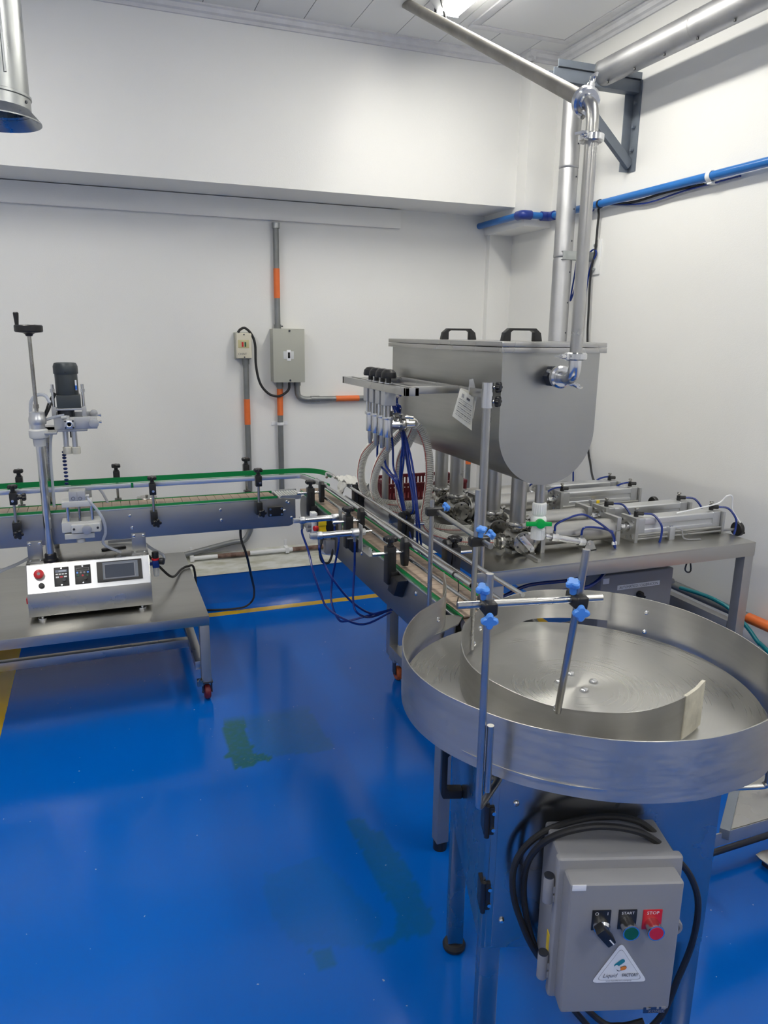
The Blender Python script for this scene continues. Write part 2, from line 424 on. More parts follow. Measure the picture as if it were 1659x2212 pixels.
# ceiling with strip panels
ceil = struct('ceiling', MB().bx((XL, YF, CE+.012), (XR, W, CE+.06)), 'ceiling_paint')
j0 = ZP(660, 35, CE).x; j1 = ZP(858, 71, CE).x; step = (j1-j0)/2
x = j0-step*20; i = 0
while x+step < XL: x += step
pan = None
while x < XR:
    a, b_ = max(XL, x+.002), min(XR, x+step-.002)
    if b_-a > .02:
        for y0, y1 in ((YF, -.6), (-.596, 1.9), (1.904, W)):
            struct('panel', MB().bx((a, y0, CE), (b_, y1, CE+.014)), 'ceiling_paint', parent=ceil)
    x += step
def crown(name, p0, p1, inn):
    p0, p1, inn = V(p0), V(p1), V(inn); d = p1-p0; prof = [(0, 0), (0, -.05), (.012, -.05), (.016, -.036), (.03, -.03), (.036, -.012), (.048, -.008), (.048, 0)]
    struct(name, MB().prism([p0+inn*a+Z3*b_ for a, b_ in prof], d), 'moulding')
crown('trim_1', (XL, YB, CE), (XC, YB, CE), -Y3)
crown('trim_2', (XC-.001, YB, CE), (XC-.001, YC-.04, CE), -X3)
crown('trim_3', (XC-.04, YC, CE), (XR, YC, CE), -Y3)
crown('trim_4', (XR, YC, CE), (XR, YF, CE), -X3)
xe = YP(866, 480, W-.03).x
struct('trim_5', MB().bx((XL, W-.03, 2.232), (xe, W, ZS-.004)), 'wall_paint', .003)
# access hatch in the ceiling
A, B_ = ZP(1018, 50, CE), ZP(1216, 99, CE)
hx0, hx1, hy1 = A.x, B_.x, (A.y+B_.y)/2; hy0 = hy1-1.15
mbf = MB()
for a, b_ in (((hx0, hy1-.045), (hx1, hy1)), ((hx0, hy0), (hx1, hy0+.045)), ((hx0, hy0+.045), (hx0+.045, hy1-.045)), ((hx1-.045, hy0+.045), (hx1, hy1-.045))):
    mbf.bx((a[0], a[1], CE-.008), (b_[0], b_[1], CE+.002))
hf = struct('trim_6', mbf, 'moulding', .002)
struct('hatch_panel', MB().bx((hx0+.05, hy0+.05, CE-.005), (hx1-.05, hy1-.05, CE+.002)), 'hatch_paint', parent=hf)
# coved plinth along the back wall
prof = [(W-.34, 0), (W-.30, .004), (W-.265, .02), (W-.245, .055), (W-.235, .10), (W-.228, .185), (W-.21, .197), (W, .20), (W, 0)]
struct('baseboard_back', MB().prism([V((XL, a, b_)) for a, b_ in prof], V((XR-XL, 0, 0))), 'plinth_blue')
struct('trim_7', MB().prism([V((XL, a, b_)) for a, b_ in [(W-.232, .188), (W-.215, .202), (W-.06, .218), (W-.02, .235), (W, .26), (W, .19)]], V((XR-XL, 0, 0))), 'plinth_white')
struct('baseboard_right', MB().prism([V((XR-a, YF, b_)) for a, b_ in [(0, 0), (.10, 0), (.085, .03), (.07, .16), (.04, .20), (0, .205)]], V((0, W-YF-.235, 0))), 'box_grey')

# ------------------------------------------------------------------ ceiling lamps
def lamp(x, y, label, group, sfx=''):
    L_, wd = 1.22, .20
    t = thing('ceiling_lamp'+sfx, (x, y, CE), label, 'lamp', group)
    part('housing', MB().prism([V((x-wd/2, y-L_/2, CE)), V((x+wd/2, y-L_/2, CE)), V((x+.055, y-L_/2, CE-.05)), V((x-.055, y-L_/2, CE-.05))], V((0, L_, 0))), 'lamp_case', t, .003)
    part('diffuser'+sfx, MB().bx((x-.05, y-L_/2+.012, CE-.066), (x+.05, y+L_/2-.012, CE-.049)), 'lamp', t, .004)
    for e in (-1, 1): part('end_cap', MB().bx((x-.056, y+e*(L_/2-.006)-.007, CE-.068), (x+.056, y+e*(L_/2-.006)+.007, CE-.048)), 'lamp_case', t, .002)
lp = ZP(965, 33, CE-.06)
for i, (lx, ly, sfx) in enumerate(LAMP_SPOTS):
    lamp(lp.x if i == 0 else lx, lp.y-.61 if i == 0 else ly,
         'bright white linear ceiling lamp beside the access hatch' if i == 0 else 'linear ceiling lamp out of view behind the camera', None if i == 0 else 'lamps behind the camera', sfx)
q = ZP(941, 14, CE-.02)
solo('lamp_cable', MB().sweep([(q.x, q.y, CE), (q.x, q.y, CE-.06), (q.x+.01, q.y-.02, CE-.10), (q.x+.03, q.y-.05, CE-.085), (lp.x-.1, lp.y-.12, CE-.004)], .006, 8), 'rubber', 'short black cable hanging from the ceiling beside the lamp', 'cable')

# ------------------------------------------------------------------ exhaust duct, top left
c = YP(-14, 262, 2.35); rd = (YP(62, 240, 2.35).x-c.x)*1.06; rf = YP(91, 264, 2.35).x-c.x; z0 = c.z
t = thing('exhaust_duct', (c.x, c.y, z0), 'large round galvanised exhaust duct hanging from the ceiling with flared rim', 'duct')
o = V((c.x, c.y, 0))
part('duct_pipe', MB().lathe([(rd, z0+.03), (rd, CE), (rd-.004, CE), (rd-.004, z0+.03)], o, n=48, caps=False), 'galvanised', t)
part('collar', MB().lathe([(rd+.002, z0+.024), (rd+.002, z0+.056), (rd+.005, z0+.058), (rd+.005, z0+.064), (rd, z0+.066), (rd-.001, z0+.024)], o, n=48, caps=False), 'galvanised', t)
part('flange', MB().lathe([(rd, z0+.036), (rd+.003, z0+.028), (rf, z0+.003), (rf, z0), (rd+.002, z0+.022), (rd-.006, z0+.03), (rd-.006, z0+.036)], o, n=48, caps=False), 'galvanised', t)
part('damper', MB().lathe([(.001, z0+.03), (rd*.45, z0+.042), (rd*.6, z0+.06), (rd*.98, z0+.066), (rd*.98, z0+.074), (.001, z0+.075)], o, n=40, caps=False), 'galvanised', t)
part('lock_seam', MB().bar((c.x+rd*.5, c.y-rd*.866, z0+.1), (c.x+rd*.5, c.y-rd*.866, CE), .008, .005), 'galvanised', t)
part('rivet', MB().cyl((c.x+rd*.9, c.y-rd*.43, z0+.045), (c.x+rd*.94, c.y-rd*.455, z0+.045), .004, n=8), 'dark_steel', t)

# ------------------------------------------------------------------ steel product pipe from the ceiling to the tank
TF, TX0, TX1, TB, TR = 2.093, 1.197, 1.566, 3.045, 1.548    # tank front face, sides, rear, rim height
TXC = (TX0+TX1)/2; PR = .0185
noz = YP(1192, 812, TF)
pv = YP(1243, 770, TF-.15); pxy = V((pv.x, TF-.15, 0)); zt = YP(1262, 225, TF-.15).z
def clamp(p, ax, t, nm='clamp', r=.033, wing=None):
    x, y, d = frame(ax); p = V(p)
    cl = part(nm, MB().lathe([(PR+.001, -.012), (r-.006, -.012), (r, -.008), (r, .008), (r-.006, .012), (PR+.001, .012)], p, ax, 28, caps=False), 'chrome', t)
    wv = V(wing).normalized() if wing else x
    part('clamp_ears', MB().box(p+wv*(r+.004), (.018, .018, .018), Matrix(frame(wv)).transposed()), 'chrome', cl, .002)
    part('hinge_pin', MB().cyl(p-wv*(r+.004)-d*.010, p-wv*(r+.004)+d*.010, .007, n=12), 'chrome', cl)
    part('wing_nut', MB().cyl(p+wv*(r-.002), p+wv*(r+.038), .0045, n=10).cyl(p+wv*(r+.012), p+wv*(r+.03), .008, n=12).box(p+wv*(r+.034), (.034, .006, .012), Matrix(frame(wv)).transposed()), 'chrome', cl)
    return cl
t = thing('product_pipe', (pxy.x, pxy.y, noz.z), 'stainless product pipe running down from the ceiling to the tank inlet', 'pipe')
end = V((pxy.x, pxy.y, zt))
far = ZP(885, 12, CE-.02)
part('sloping_tube', MB().cyl(far+(far-end).normalized()*.25, end+(far-end).normalized()*.07, .0225, n=24), 'pipe_old', t)
dd = (far-end).normalized()
part('ferrule', MB().lathe([(.0225, .03), (.026, .045), (.030, .06), (.030, .08), (.0225, .082)], end, dd, 24), 'chrome', t)
clamp(end+dd*.05, dd, t, r=.041, wing=(.35, .1, .95))
el = smooth([end+dd*.05, end+dd*.015-Z3*.004, end-Z3*.035+dd*.002, end-Z3*.075], 6)
part('top_elbow', MB().sweep(el, .018, 20), 'tube_steel', t)
clamp(end-Z3*.085, Z3, t, r=.036, wing=(-.8, -.5, 0))
ze = pv.z
part('vertical_tube', MB().cyl((pxy.x, pxy.y, zt-.08), (pxy.x, pxy.y, ze-.01), PR, n=24), 'tube_steel', t)
clamp((pxy.x, pxy.y, ze), Z3, t, r=.035, wing=(-1, -.25, 0))
zc = noz.z; x0 = V((pxy.x, TF-.15, zc))
nd = V((noz.x-pxy.x, .15, 0)).normalized()
el = smooth([V((pxy.x, pxy.y, ze-.01)), V((pxy.x, pxy.y, zc+.035)), V((pxy.x, pxy.y, zc+.012))+nd*.008, V((pxy.x, pxy.y, zc))+nd*.03, V((noz.x, TF, zc))-nd*.075], 8)
part('lower_elbow', MB().sweep(el, PR+.001, 20), 'chrome', t)
nz0 = V((noz.x, TF, zc))
clamp(nz0-nd*.062, nd, t, r=.036, wing=(.5, -.6, -.35))
part('inlet_ferrule', MB().cyl(nz0-nd*.06, nz0+nd*.01, PR+.004, n=20), 'tube_steel', t)
part('hex_nut', MB().cyl(nz0-Y3*.026, nz0+Y3*.002, .036, n=6), 'dark_steel', t, .003)

# ------------------------------------------------------------------ insulated pipes and bracket on the right wall
bxr = XP(1372, 180, XR).y           # bracket sits on the right wall at this y
yb_ = bxr
ysp = XP(1289, 552, XR).y; bx_y = yb_; yb_ = ysp+.07
ri = (YP(1239, 470, yb_).x-YP(1204, 470, yb_).x)/2
px_ = YP(1221.5, 470, yb_).x; ztop = YP(1235, 195, yb_).z
t = thing('insulated_pipe', (px_, yb_, .0), 'upright foil clad insulated pipe rising behind the tank', 'pipe')
zz = [.30, .95, 1.40, YP(1212, 545, yb_).z-.03, YP(1225, 365, yb_).z, ztop]
for a, b_ in zip(zz, zz[1:]):
    part('jacket', MB().lathe([(ri-.004, a), (ri, a+.002), (ri+.0015, a+.012), (ri, a+.02), (ri, b_-.01), (ri-.002, b_)], (px_, yb_, 0), n=28), 'foil', t, ang=60)
nr = int((ztop-1.2)/.16)
for i in range(nr):
    a = rad(-70); p = V((px_+ri*math.cos(a), yb_+ri*math.sin(a), 1.3+.16*i))
    part('rivet', MB().lathe([(.005, 0), (.004, .003), (.001, .004)], p-V((math.cos(a), math.sin(a), 0))*.001, (math.cos(a), math.sin(a), 0), 8), 'dark_steel', t)
yv = yb_; yb_ = bx_y
rh = .058
h0 = YP(1300, 160, yb_-.03); hx = h0.x
p1 = XP(1659, -8, hx)
t = thing('insulated_pipe', (hx, h0.y, h0.z-rh), 'foil clad insulated pipe running level along the right wall above the bracket', 'pipe')
yj = XP(1512, 35, hx).y
part('core_pipe', MB().cyl((hx, h0.y+.10, h0.z), (hx, YF+.2, h0.z), .03, n=20), 'box_grey', t)
for a, b_ in ((h0.y, yj), (yj+.012, YF+.2)):
    part('jacket', MB().lathe([(rh-.012, 0), (rh-.003, .001), (rh+.001, .006), (rh-.001, .02), (rh, .05), (rh, abs(b_-a))], (hx, a, h0.z), -Y3, 32), 'foil', t, ang=60)
for i in range(7):
    part('rivet', MB().cyl((hx-.02, h0.y-.08-.19*i, h0.z-rh+.002), (hx-.02, h0.y-.08-.19*i, h0.z-rh-.005), .005, n=8), 'black', t)
# triangular bracket
zt_, zb_ = XP(1372, 180, XR).z, XP(1352, 375, XR).z
xo = YP(1185, 160, yb_).x
t = thing('wall_bracket', (XR, yb_, zb_), 'grey painted steel triangular bracket bolted to the right wall', 'bracket')
def channel(p0, p1, wv, hv, th=.005, hv_in=None):
    m_ = MB(); p0, p1, wv, hv = V(p0), V(p1), V(wv), V(hv)
    w_, h_ = wv.length, hv.length; a, b_ = wv/w_, hv/h_
    pr = [p0, p0+wv, p0+wv+hv, p0+wv+hv-a*th, p0+wv-a*th+b_*th, p0+a*th+b_*th, p0+a*th+hv, p0+hv]
    return m_.prism(pr, p1-p0)
part('top_channel', channel((xo, yb_-.045, zt_-.055), (XR, yb_-.045, zt_-.055), (0, .055, 0), (0, 0, .055)), 'bracket_grey', t, .001)
part('top_angle', MB().bx((xo+.02, yb_-.05, zt_-.0), (XR, yb_-.044, zt_+.035)).bx((xo+.02, yb_-.05, zt_), (XR, yb_-.01, zt_+.005)), 'bracket_grey', t, .001)
part('wall_angle', MB().bx((XR-.006, yb_-.06, zb_), (XR, yb_+.0, zt_)).bx((XR-.055, yb_-.006, zb_), (XR, yb_, zt_-.05)), 'bracket_grey', t, .001)
part('diagonal_brace', MB().bar((xo+.10, yb_-.02, zt_-.05), (XR-.01, yb_-.02, zb_+.03), .045, .028, up=Y3), 'bracket_grey', t, .002)
for z in (zt_-.10, (zt_+zb_)/2, zb_+.10):
    part('bolt', MB().cyl((XR-.008, yb_-.033, z), (XR-.022, yb_-.033, z), .009, n=6), 'bracket_grey', t)
# small strut with plate that holds the upright pipe
yb_ = yv; zs_ = YP(1240, 552, yb_-ri).z
t = thing('pipe_support', (XR, yb_, zs_-.1), 'short zinc strut on a white wall plate holding the upright insulated pipe', 'bracket')
part('strut', channel((px_-ri*.7, yb_-ri-.004, zs_-.022), (XR, yb_-ri-.004, zs_-.022), (0, 0, .044), (0, .042, 0), .003), 'strut_zinc', t, .0008)
part('wall_plate', MB().bx((XR-.008, ysp-.04, zs_-.095), (XR, ysp+.04, zs_+.085)), 'white_plastic', t, .002)
for z in (zs_-.065, zs_+.055): part('bolt', MB().cyl((XR-.006, ysp, z), (XR-.02, ysp, z), .009, n=6), 'strut_zinc', t)
# blue pipe round the corner
zp1 = XP(1294, 442, XR-.03).z
rb = .019; xb = XR-.04; yc_ = YC-.04; xcl = XC-.035
t = thing('blue_pipe', (xb, yc_, zp1), 'bright blue water pipe running round the corner column and along the right wall', 'pipe')
part('run', MB().cyl((xb, YF+.05, zp1), (xb, yc_+.01, zp1), rb, n=18), 'blue_pipe', t)
part('run', MB().cyl((xb, yc_, zp1), (xcl, yc_, zp1), rb, n=18), 'blue_pipe', t)
part('run', MB().cyl((xcl, yc_, zp1), (xcl, W, zp1), rb, n=18), 'blue_pipe', t)
for cx_, cy_, s1, s2 in ((xb, yc_, -Y3, -X3), (xcl, yc_, X3, Y3)):
    c0 = V((cx_, cy_, zp1))
    part('elbow', MB().sweep(smooth([c0+s1*.055, c0+s1*.02, c0+(s1+s2)*.006, c0+s2*.02, c0+s2*.055], 5), .026, 16), 'blue_elbow', t, .001)
for yy in (XP(1535, 382, xb).y, 1.0, -.6):
    part('pipe_clip', MB().bx((xb-.006, yy-.012, zp1-.032), (XR, yy+.012, zp1-.02)).lathe([(rb+.001, -.012), (rb+.004, -.012), (rb+.004, .012), (rb+.001, .012)], (xb, yy, zp1), Y3, 18, caps=False), 'white_plastic' if yy > 1.5 else 'blue_elbow', t)
yk = XP(1296, 440, xb).y
part('cable_tie', MB().lathe([(rb+.0005, -.005), (rb+.004, -.005), (rb+.004, .005), (rb+.0005, .005)], (xb, yk, zp1), Y3, 18, caps=False), 'black', t)
# cables beside it
ww = XR-.02
pts = [XP(a, b_, ww) for a, b_ in ((1520, 398), (1440, 415), (1370, 436), (1300, 445))]
pts += [XP(1293, 470, ww), XP(1288, 520, ww), XP(1284, 552, ww), XP(1276, 590, ww), XP(1271, 680, ww), XP(1269, 740, ww), XP(1270, 950, ww), XP(1275, 1000, ww), XP(1282, 1036, ww-.1), XP(1300, 1060, ww-.25)]
solo('power_cable', MB().sweep(smooth(pts, 6), .006, 8), 'rubber', 'black cable dropping down the right wall from the blue pipe', 'cable')
pts = [XP(a, b_, ww) for a, b_ in ((1600, 380), (1480, 412), (1390, 440), (1300, 443), (1278, 458))]+[XP(1266, 480, ww), XP(1250, 540, ww), XP(1240, 600, ww), XP(1232, 650, ww), XP(1246, 610, ww), XP(1262, 565, ww), XP(1280, 540, ww), XP(1288, 548, ww), XP(1274, 582, ww), XP(1262, 660, ww), XP(1256, 730, ww), XP(1240, 950, ww), XP(1238, 1040, ww)]
solo('air_hose', MB().sweep(smooth(pts, 6), .0045, 8), 'blue_tube', 'thin blue air hose looped round the small strut on the right wall', 'hose')

# ------------------------------------------------------------------ electrics on the back wall
yw = W-.028
def band_pipe(t, pts, bands, r=.017):
    part('conduit_pipe', MB().sweep(pts, r, 16), 'conduit_grey', t)
    for a, b_ in bands: part('orange_band', MB().cyl(a, b_, r+.0012, n=18), 'orange', t)
def yq(a, b_): return YP(a, b_, yw)
a, b_ = yq(594, 481), yq(601, 712); xm = (a.x+b_.x)/2
t = thing('conduit', (xm, W, b_.z), 'grey conduit with orange band rising from the breaker panel to the trim', 'conduit')
band_pipe(t, [V((xm, yw, b_.z)), V((xm, yw, a.z))], [(V((xm, yw, yq(597, 644).z)), V((xm, yw, yq(597, 580).z)))])
part('coupling', MB().cyl((xm, yw, a.z-.03), (xm, yw, a.z), .023, n=18), 'galvanised', t)
part('coupling', MB().cyl((xm, yw, b_.z), (xm, yw, b_.z+.03), .021, n=18), 'conduit_grey', t)
part('screw', MB().cyl((xm+.018, yw, b_.z+.02), (xm+.032, yw, b_.z+.02), .004, n=8), 'dark_steel', t)
a, b_ = yq(604, 826), yq(609, 1060); xm = (a.x+b_.x)/2
t = thing('conduit', (xm, W, .45), 'grey conduit with orange band dropping from the breaker panel behind the conveyor', 'conduit')
band_pipe(t, [V((xm, yw, .45)), V((xm, yw, a.z))], [(V((xm, yw, yq(605, 897).z)), V((xm, yw, yq(604, 840).z)))])
zq = yq(606, 915).z
part('saddle', MB().bx((xm-.05, W-.004, zq-.01), (xm+.05, W, zq+.01)).lathe([(.0175, -.009), (.020, -.009), (.020, .009), (.0175, .009)], (xm, yw, zq), Z3, 18, caps=False), 'label_white', t)
part('coupling', MB().cyl((xm, yw, a.z-.03), (xm, yw, a.z), .021, n=18), 'conduit_grey', t)
a, b_ = yq(531, 776), yq(539, 1060); xm = (a.x+b_.x)/2
zl = yq(545, 1150).z; pe = yq(500, 1172); pl = yq(405, 1197)
t = thing('conduit', (xm, W, pl.z), 'grey conduit with orange band below the ivory switch box, bending left near the floor', 'conduit')
band_pipe(t, [V((xm, yw, a.z)), V((xm, yw, zl+.06))]+smooth([V((xm, yw, zl+.05)), V((xm-.01, yw, zl)), V((xm-.05, yw, zl-.05)), pe, pl, pl+(pl-pe)*3], 5), [(V((xm, yw, yq(535, 917).z)), V((xm, yw, yq(534, 862).z)))])
part('coupling', MB().cyl((xm, yw, a.z-.03), (xm, yw, a.z+.01), .021, n=18), 'conduit_grey', t)
a = yq(642, 824); c1 = yq(670, 862); c2 = yq(1017, 859); zc_ = c1.z
t = thing('conduit', (c1.x, W, zc_), 'grey conduit with orange band running right from the breaker panel behind the filler', 'conduit')
band_pipe(t, smooth([V((a.x, yw, a.z)), V((a.x, yw, zc_+.05)), V((a.x+.012, yw, zc_+.015)), V((a.x+.05, yw, zc_)), V((a.x+.10, yw, zc_))], 6)+smooth([V((c2.x-.06, yw, zc_)), V((c2.x-.015, yw, zc_-.015)), V((c2.x, yw, zc_-.06)), V((c2.x, yw, .35))], 6),
          [(V((yq(725, 861).x, yw, zc_)), V((yq(775, 861).x, yw, zc_))), (V((c2.x, yw, yq(1017, 1002).z)), V((c2.x, yw, yq(1017, 940).z)))])
part('coupling', MB().cyl((a.x+.085, yw, zc_), (a.x+.14, yw, zc_), .020, n=18), 'conduit_grey', t)
part('coupling', MB().cyl((a.x, yw, a.z-.025), (a.x, yw, a.z), .021, n=18), 'conduit_grey', t)
# breaker panel
D = .10; yf = W-D
A, B_ = YP(589, 708, yf), YP(659, 828, yf); zt1 = YP(625, 710, yf).z; zb1 = YP(625, 826, yf).z
t = thing('breaker_panel', (A.x, W, zb1), 'grey green steel breaker panel with one black switch on the back wall', 'electrical panel')
part('body', MB().bx((A.x+.003, yf+.006, zb1+.003), (B_.x-.003, W, zt1-.003)), 'panel_grey', t, .003)
door = part('door', MB().bx((A.x, yf, zb1), (B_.x, yf+.008, zt1)), 'panel_grey', t, .002)
cx_ = YP(624, 767, yf)
part('plate', MB().bx((cx_.x-.033, yf-.0015, cx_.z-.024), (cx_.x+.030, yf+.002, cx_.z+.022)), 'panel_plate', door, .001)
part('plate', MB().bx((cx_.x-.012, yf-.003, cx_.z-.034), (cx_.x+.011, yf+.002, cx_.z+.03)), 'label_white', door, .001)
part('breaker_slot', MB().bx((cx_.x-.007, yf-.004, cx_.z-.018), (cx_.x+.007, yf, cx_.z+.016)), 'black', door)
part('breaker_toggle', MB().bx((cx_.x-.005, yf-.012, cx_.z-.004), (cx_.x+.005, yf, cx_.z+.004)), 'black', door, .001)
for z in (zt1-.012, zb1+.012): part('screw', MB().cyl((cx_.x+.006, yf, z), (cx_.x+.006, yf-.004, z), .006, n=10), 'dark_steel', door)
# ivory switch box
D = .075; yf = W-D
A, B_ = YP(510, 718, yf), YP(545, 776, yf)
t = thing('switch_box', (A.x, W, B_.z), 'small ivory plastic switch box with amber window on the back wall', 'switch box')
part('back_box', MB().bx((A.x-.004, yf+.03, B_.z), (B_.x+.002, W, A.z)), 'panel_grey', t, .004)
cv = part('cover', MB().bx((A.x, yf, B_.z+.004), (B_.x, yf+.05, A.z-.004)), 'ivory', t, .008, 3)
u = (B_.x-A.x); h = A.z-B_.z
part('window', MB().bx((A.x+.1*u, yf-.002, B_.z+.42*h), (A.x+.82*u, yf+.004, B_.z+.72*h)), 'ivory_window', cv, .002)
part('push_button', MB().bx((A.x+.33*u, yf-.003, B_.z+.47*h), (A.x+.45*u, yf, B_.z+.64*h)), 'red', cv)
part('push_button', MB().bx((A.x+.52*u, yf-.003, B_.z+.47*h), (A.x+.62*u, yf, B_.z+.64*h)), 'push_green', cv)
part('lettering', text_mb('CHINT', .017, (A.x+.08*u, yf-.0005, B_.z+.16*h), X3, Z3), 'ink', cv)
part('screw', MB().cyl((A.x+.5*u, yf+.001, A.z-.012), (A.x+.5*u, yf-.003, A.z-.012), .004, n=8), 'dark_steel', cv)
part('screw', MB().cyl((A.x+.5*u, yf+.001, B_.z+.012), (A.x+.5*u, yf-.003, B_.z+.012), .004, n=8), 'dark_steel', cv)
yk = W-.05
pts = [YP(a, b_, yk) for a, b_ in ((514, 718), (520, 711), (530, 709), (543, 722), (551, 745), (553, 790), (562, 828), (580, 850), (600, 856), (615, 850), (624, 840), (625, 824))]
solo('wall_cable', MB().sweep(smooth(pts, 6), .0075, 10), 'rubber', 'black cable looping between the ivory switch box and the breaker panel', 'cable')
# low pipe along the plinth
yl_ = W-.045
a, b_ = YP(412, 1208, yl_), YP(690, 1180, yl_)
t = thing('wall_pipe', (a.x, W, a.z), 'thin rusty white pipe clipped low along the back wall above the plinth', 'pipe')
zq = (a.z+b_.z)/2
part('tube', MB().cyl((a.x, yl_, zq), (XR-.2, yl_, zq), .013, n=14), 'label_white', t)
for q0, q1 in ((470, 540), (632, 700)):
    part('rust_patch', MB().cyl((YP(q0, 1200, yl_).x, yl_, zq), (YP(q1, 1200, yl_).x, yl_, zq), .0138, n=14), 'rust', t)
for q0 in (414, 620):
    xx = YP(q0, 1190, yl_).x
    part('clip', MB().bx((xx-.012, yl_-.016, zq-.018), (xx+.012, W, zq+.018)).bx((xx-.008, W-.006, zq-.05), (xx+.008, W, zq+.06)), 'label_white', t, .002)
# pipes low on the right wall
xo_ = XR-.055
a = XP(1640, 1345, xo_)
t = thing('wall_pipe', (xo_, a.y, a.z), 'pipe low on the right wall, bare grey with an orange painted length', 'pipe')
part('tube', MB().cyl((xo_, W-.3, a.z), (xo_, YF+.2, a.z), .021, n=16), 'conduit_grey', t)
part('orange_band', MB().cyl((xo_, XP(1617, 1332, xo_).y, a.z), (xo_, .4, a.z), .0225, n=16), 'orange', t)
pts = [XP(a_, b_, XR-.1) for a_, b_ in ((1470, 1270), (1510, 1282), (1545, 1296), (1580, 1318), (1615, 1356), (1640, 1390), (1672, 1420))]+[V((XR-.12, 1.2, .02)), V((XR-.2, .4, .012))]
solo('teal_hose', MB().sweep(smooth(pts, 6), .009, 10), 'teal', 'teal hose trailing down beside the low pipe on the right wall', 'hose')
# ------------------------------------------------------------------ filler table
TZ, FX0, FX1, FY0, FY1 = .83, 1.18, 2.347, 2.065, 3.34
t = thing('filler_table', (FX0, FY0, 0), 'long stainless steel table on square legs carrying the filling pumps', 'table')
part('top', MB().bx((FX0, FY0, TZ-.006), (FX1, FY1, TZ)).bx((FX0, FY0, TZ-.055), (FX1, FY0+.003, TZ-.004)).bx((FX0, FY0, TZ-.055), (FX0+.003, FY1, TZ-.004)).bx((FX1-.003, FY0, TZ-.055), (FX1, FY1, TZ-.004)).bx((FX0, FY1-.003, TZ-.055), (FX1, FY1, TZ-.004)), 'steel_table', t, .001)
for x_, y_ in ((FX0+.03, FY0+.025), (FX1-.022, FY0+.025), (FX0+.035, 3.04), (FX1-.022, 3.04)):
    part('leg', MB().bx((x_-.022, y_-.022, .11), (x_+.022, y_+.022, TZ-.006)), 'leg_steel', t, .002)
part('side_beam', MB().bx((FX1-.044, FY0+.05, .44), (FX1-.004, 3.03, .49)), 'leg_steel', t, .002)
part('side_beam', MB().bx((FX0+.012, FY0+.05, .12), (FX0+.055, 3.03, .165)), 'leg_steel', t, .002)
part('lower_beam', MB().bx((FX0+.012, 2.955, .10), (FX1-.004, 3.02, .155)), 'leg_steel', t, .003)
def caster(t, x_, y_, zt_, wm, rot=0):
    r = .034
    fr = part('caster_fork', MB().bx((x_-.024, y_-.024, zt_-.006), (x_+.024, y_+.024, zt_)).bx((x_-.021, y_-.018, r), (x_-.017, y_+.018, zt_)).bx((x_+.017, y_-.018, r), (x_+.021, y_+.018, zt_)).cyl((x_-.023, y_, r), (x_+.023, y_, r), .005, n=10), 'dark_steel', t, .001)
    part('wheel', MB().lathe([(.008, -.013), (r-.008, -.014), (r-.002, -.010), (r, -.003), (r, .003), (r-.002, .010), (r-.008, .014), (.008, .013)], (x_, y_, r), X3, 24), wm, fr)
for x_, y_ in ((FX0+.045, 2.985), (FX1-.025, 2.985), (FX0+.03, FY0+.03), (FX1-.022, FY0+.03)):
    caster(t, x_, y_, .11, 'wheel_orange')
sq = ZP(1165, 1215, TZ)
part('flow_strip', MB().bar((sq.x, sq.y, TZ+.006), (sq.x-.02, 3.0, TZ+.006), .014, .012), 'steel', t, .001)

# ------------------------------------------------------------------ tank
t = thing('filling_tank', (TXC, TF, TZ), 'U shaped stainless steel filling tank standing on four tubes', 'tank')
rT = (TX1-TX0)/2; zc0 = 1.11+rT
def uprof(y, r, zt_):
    P = [V((TXC-r, y, zt_))]
    for i in range(25): a = math.pi+math.pi*i/24; P.append(V((TXC+r*math.cos(a), y, zc0+r*math.sin(a))))
    return P+[V((TXC+r, y, zt_))]
A_ = uprof(TF, rT, TR); B_ = uprof(TB, rT, TR); n = len(A_)
C_ = uprof(TF+.003, rT-.003, TR); D_ = uprof(TB-.003, rT-.003, TR)
m_ = MB().add(A_+B_+C_+D_, [(i, i+1, n+i+1, n+i) for i in range(n-1)]+[(2*n+i, 3*n+i, 3*n+i+1, 2*n+i+1) for i in range(n-1)]+[tuple(range(n)), tuple(range(2*n-1, n-1, -1)), tuple(range(3*n-1, 2*n-1, -1)), tuple(range(3*n, 4*n))])
part('body', m_, 'steel_tank', t, ang=25)
part('rim', MB().bx((TX0-.014, TF-.018, TR), (TX1+.014, TF+.002, TR+.016)).bx((TX0-.014, TB-.002, TR), (TX1+.014, TB+.018, TR+.016)).bx((TX0-.014, TF+.002, TR), (TX0+.002, TB-.002, TR+.016)).bx((TX1-.002, TF+.002, TR), (TX1+.014, TB-.002, TR+.016)), 'steel', t, .001)
lid = part('lid', MB().bx((TX0-.014, TF-.018, TR+.0175), (TX1+.014, TB+.018, TR+.034)), 'steel', t, .003)
for y_ in (TF+.20, TB-.26):
    z = TR+.034; x0_, x1_ = TXC-.068, TXC+.068
    o_ = [V((x0_-.010, y_, z)), V((x0_-.004, y_, z+.028)), V((x0_+.016, y_, z+.044)), V((x1_-.016, y_, z+.044)), V((x1_+.004, y_, z+.028)), V((x1_+.010, y_, z))]
    i_ = [V((x1_-.020, y_, z)), V((x1_-.020, y_, z+.030)), V((x1_-.030, y_, z+.036)), V((x0_+.030, y_, z+.036)), V((x0_+.020, y_, z+.030)), V((x0_+.020, y_, z))]
    part('lid_handle', MB().prism([p-Y3*.012 for p in o_+i_], Y3*.024), 'black', lid, .002)
PUMP_Y = [2.25, 2.434, 2.752, 2.904]
for y_ in PUMP_Y:
    part('outlet_tube', MB().cyl((TXC, y_, .945), (TXC, y_, 1.12), .029, n=28), 'tube_steel', t)
yd = 2.125
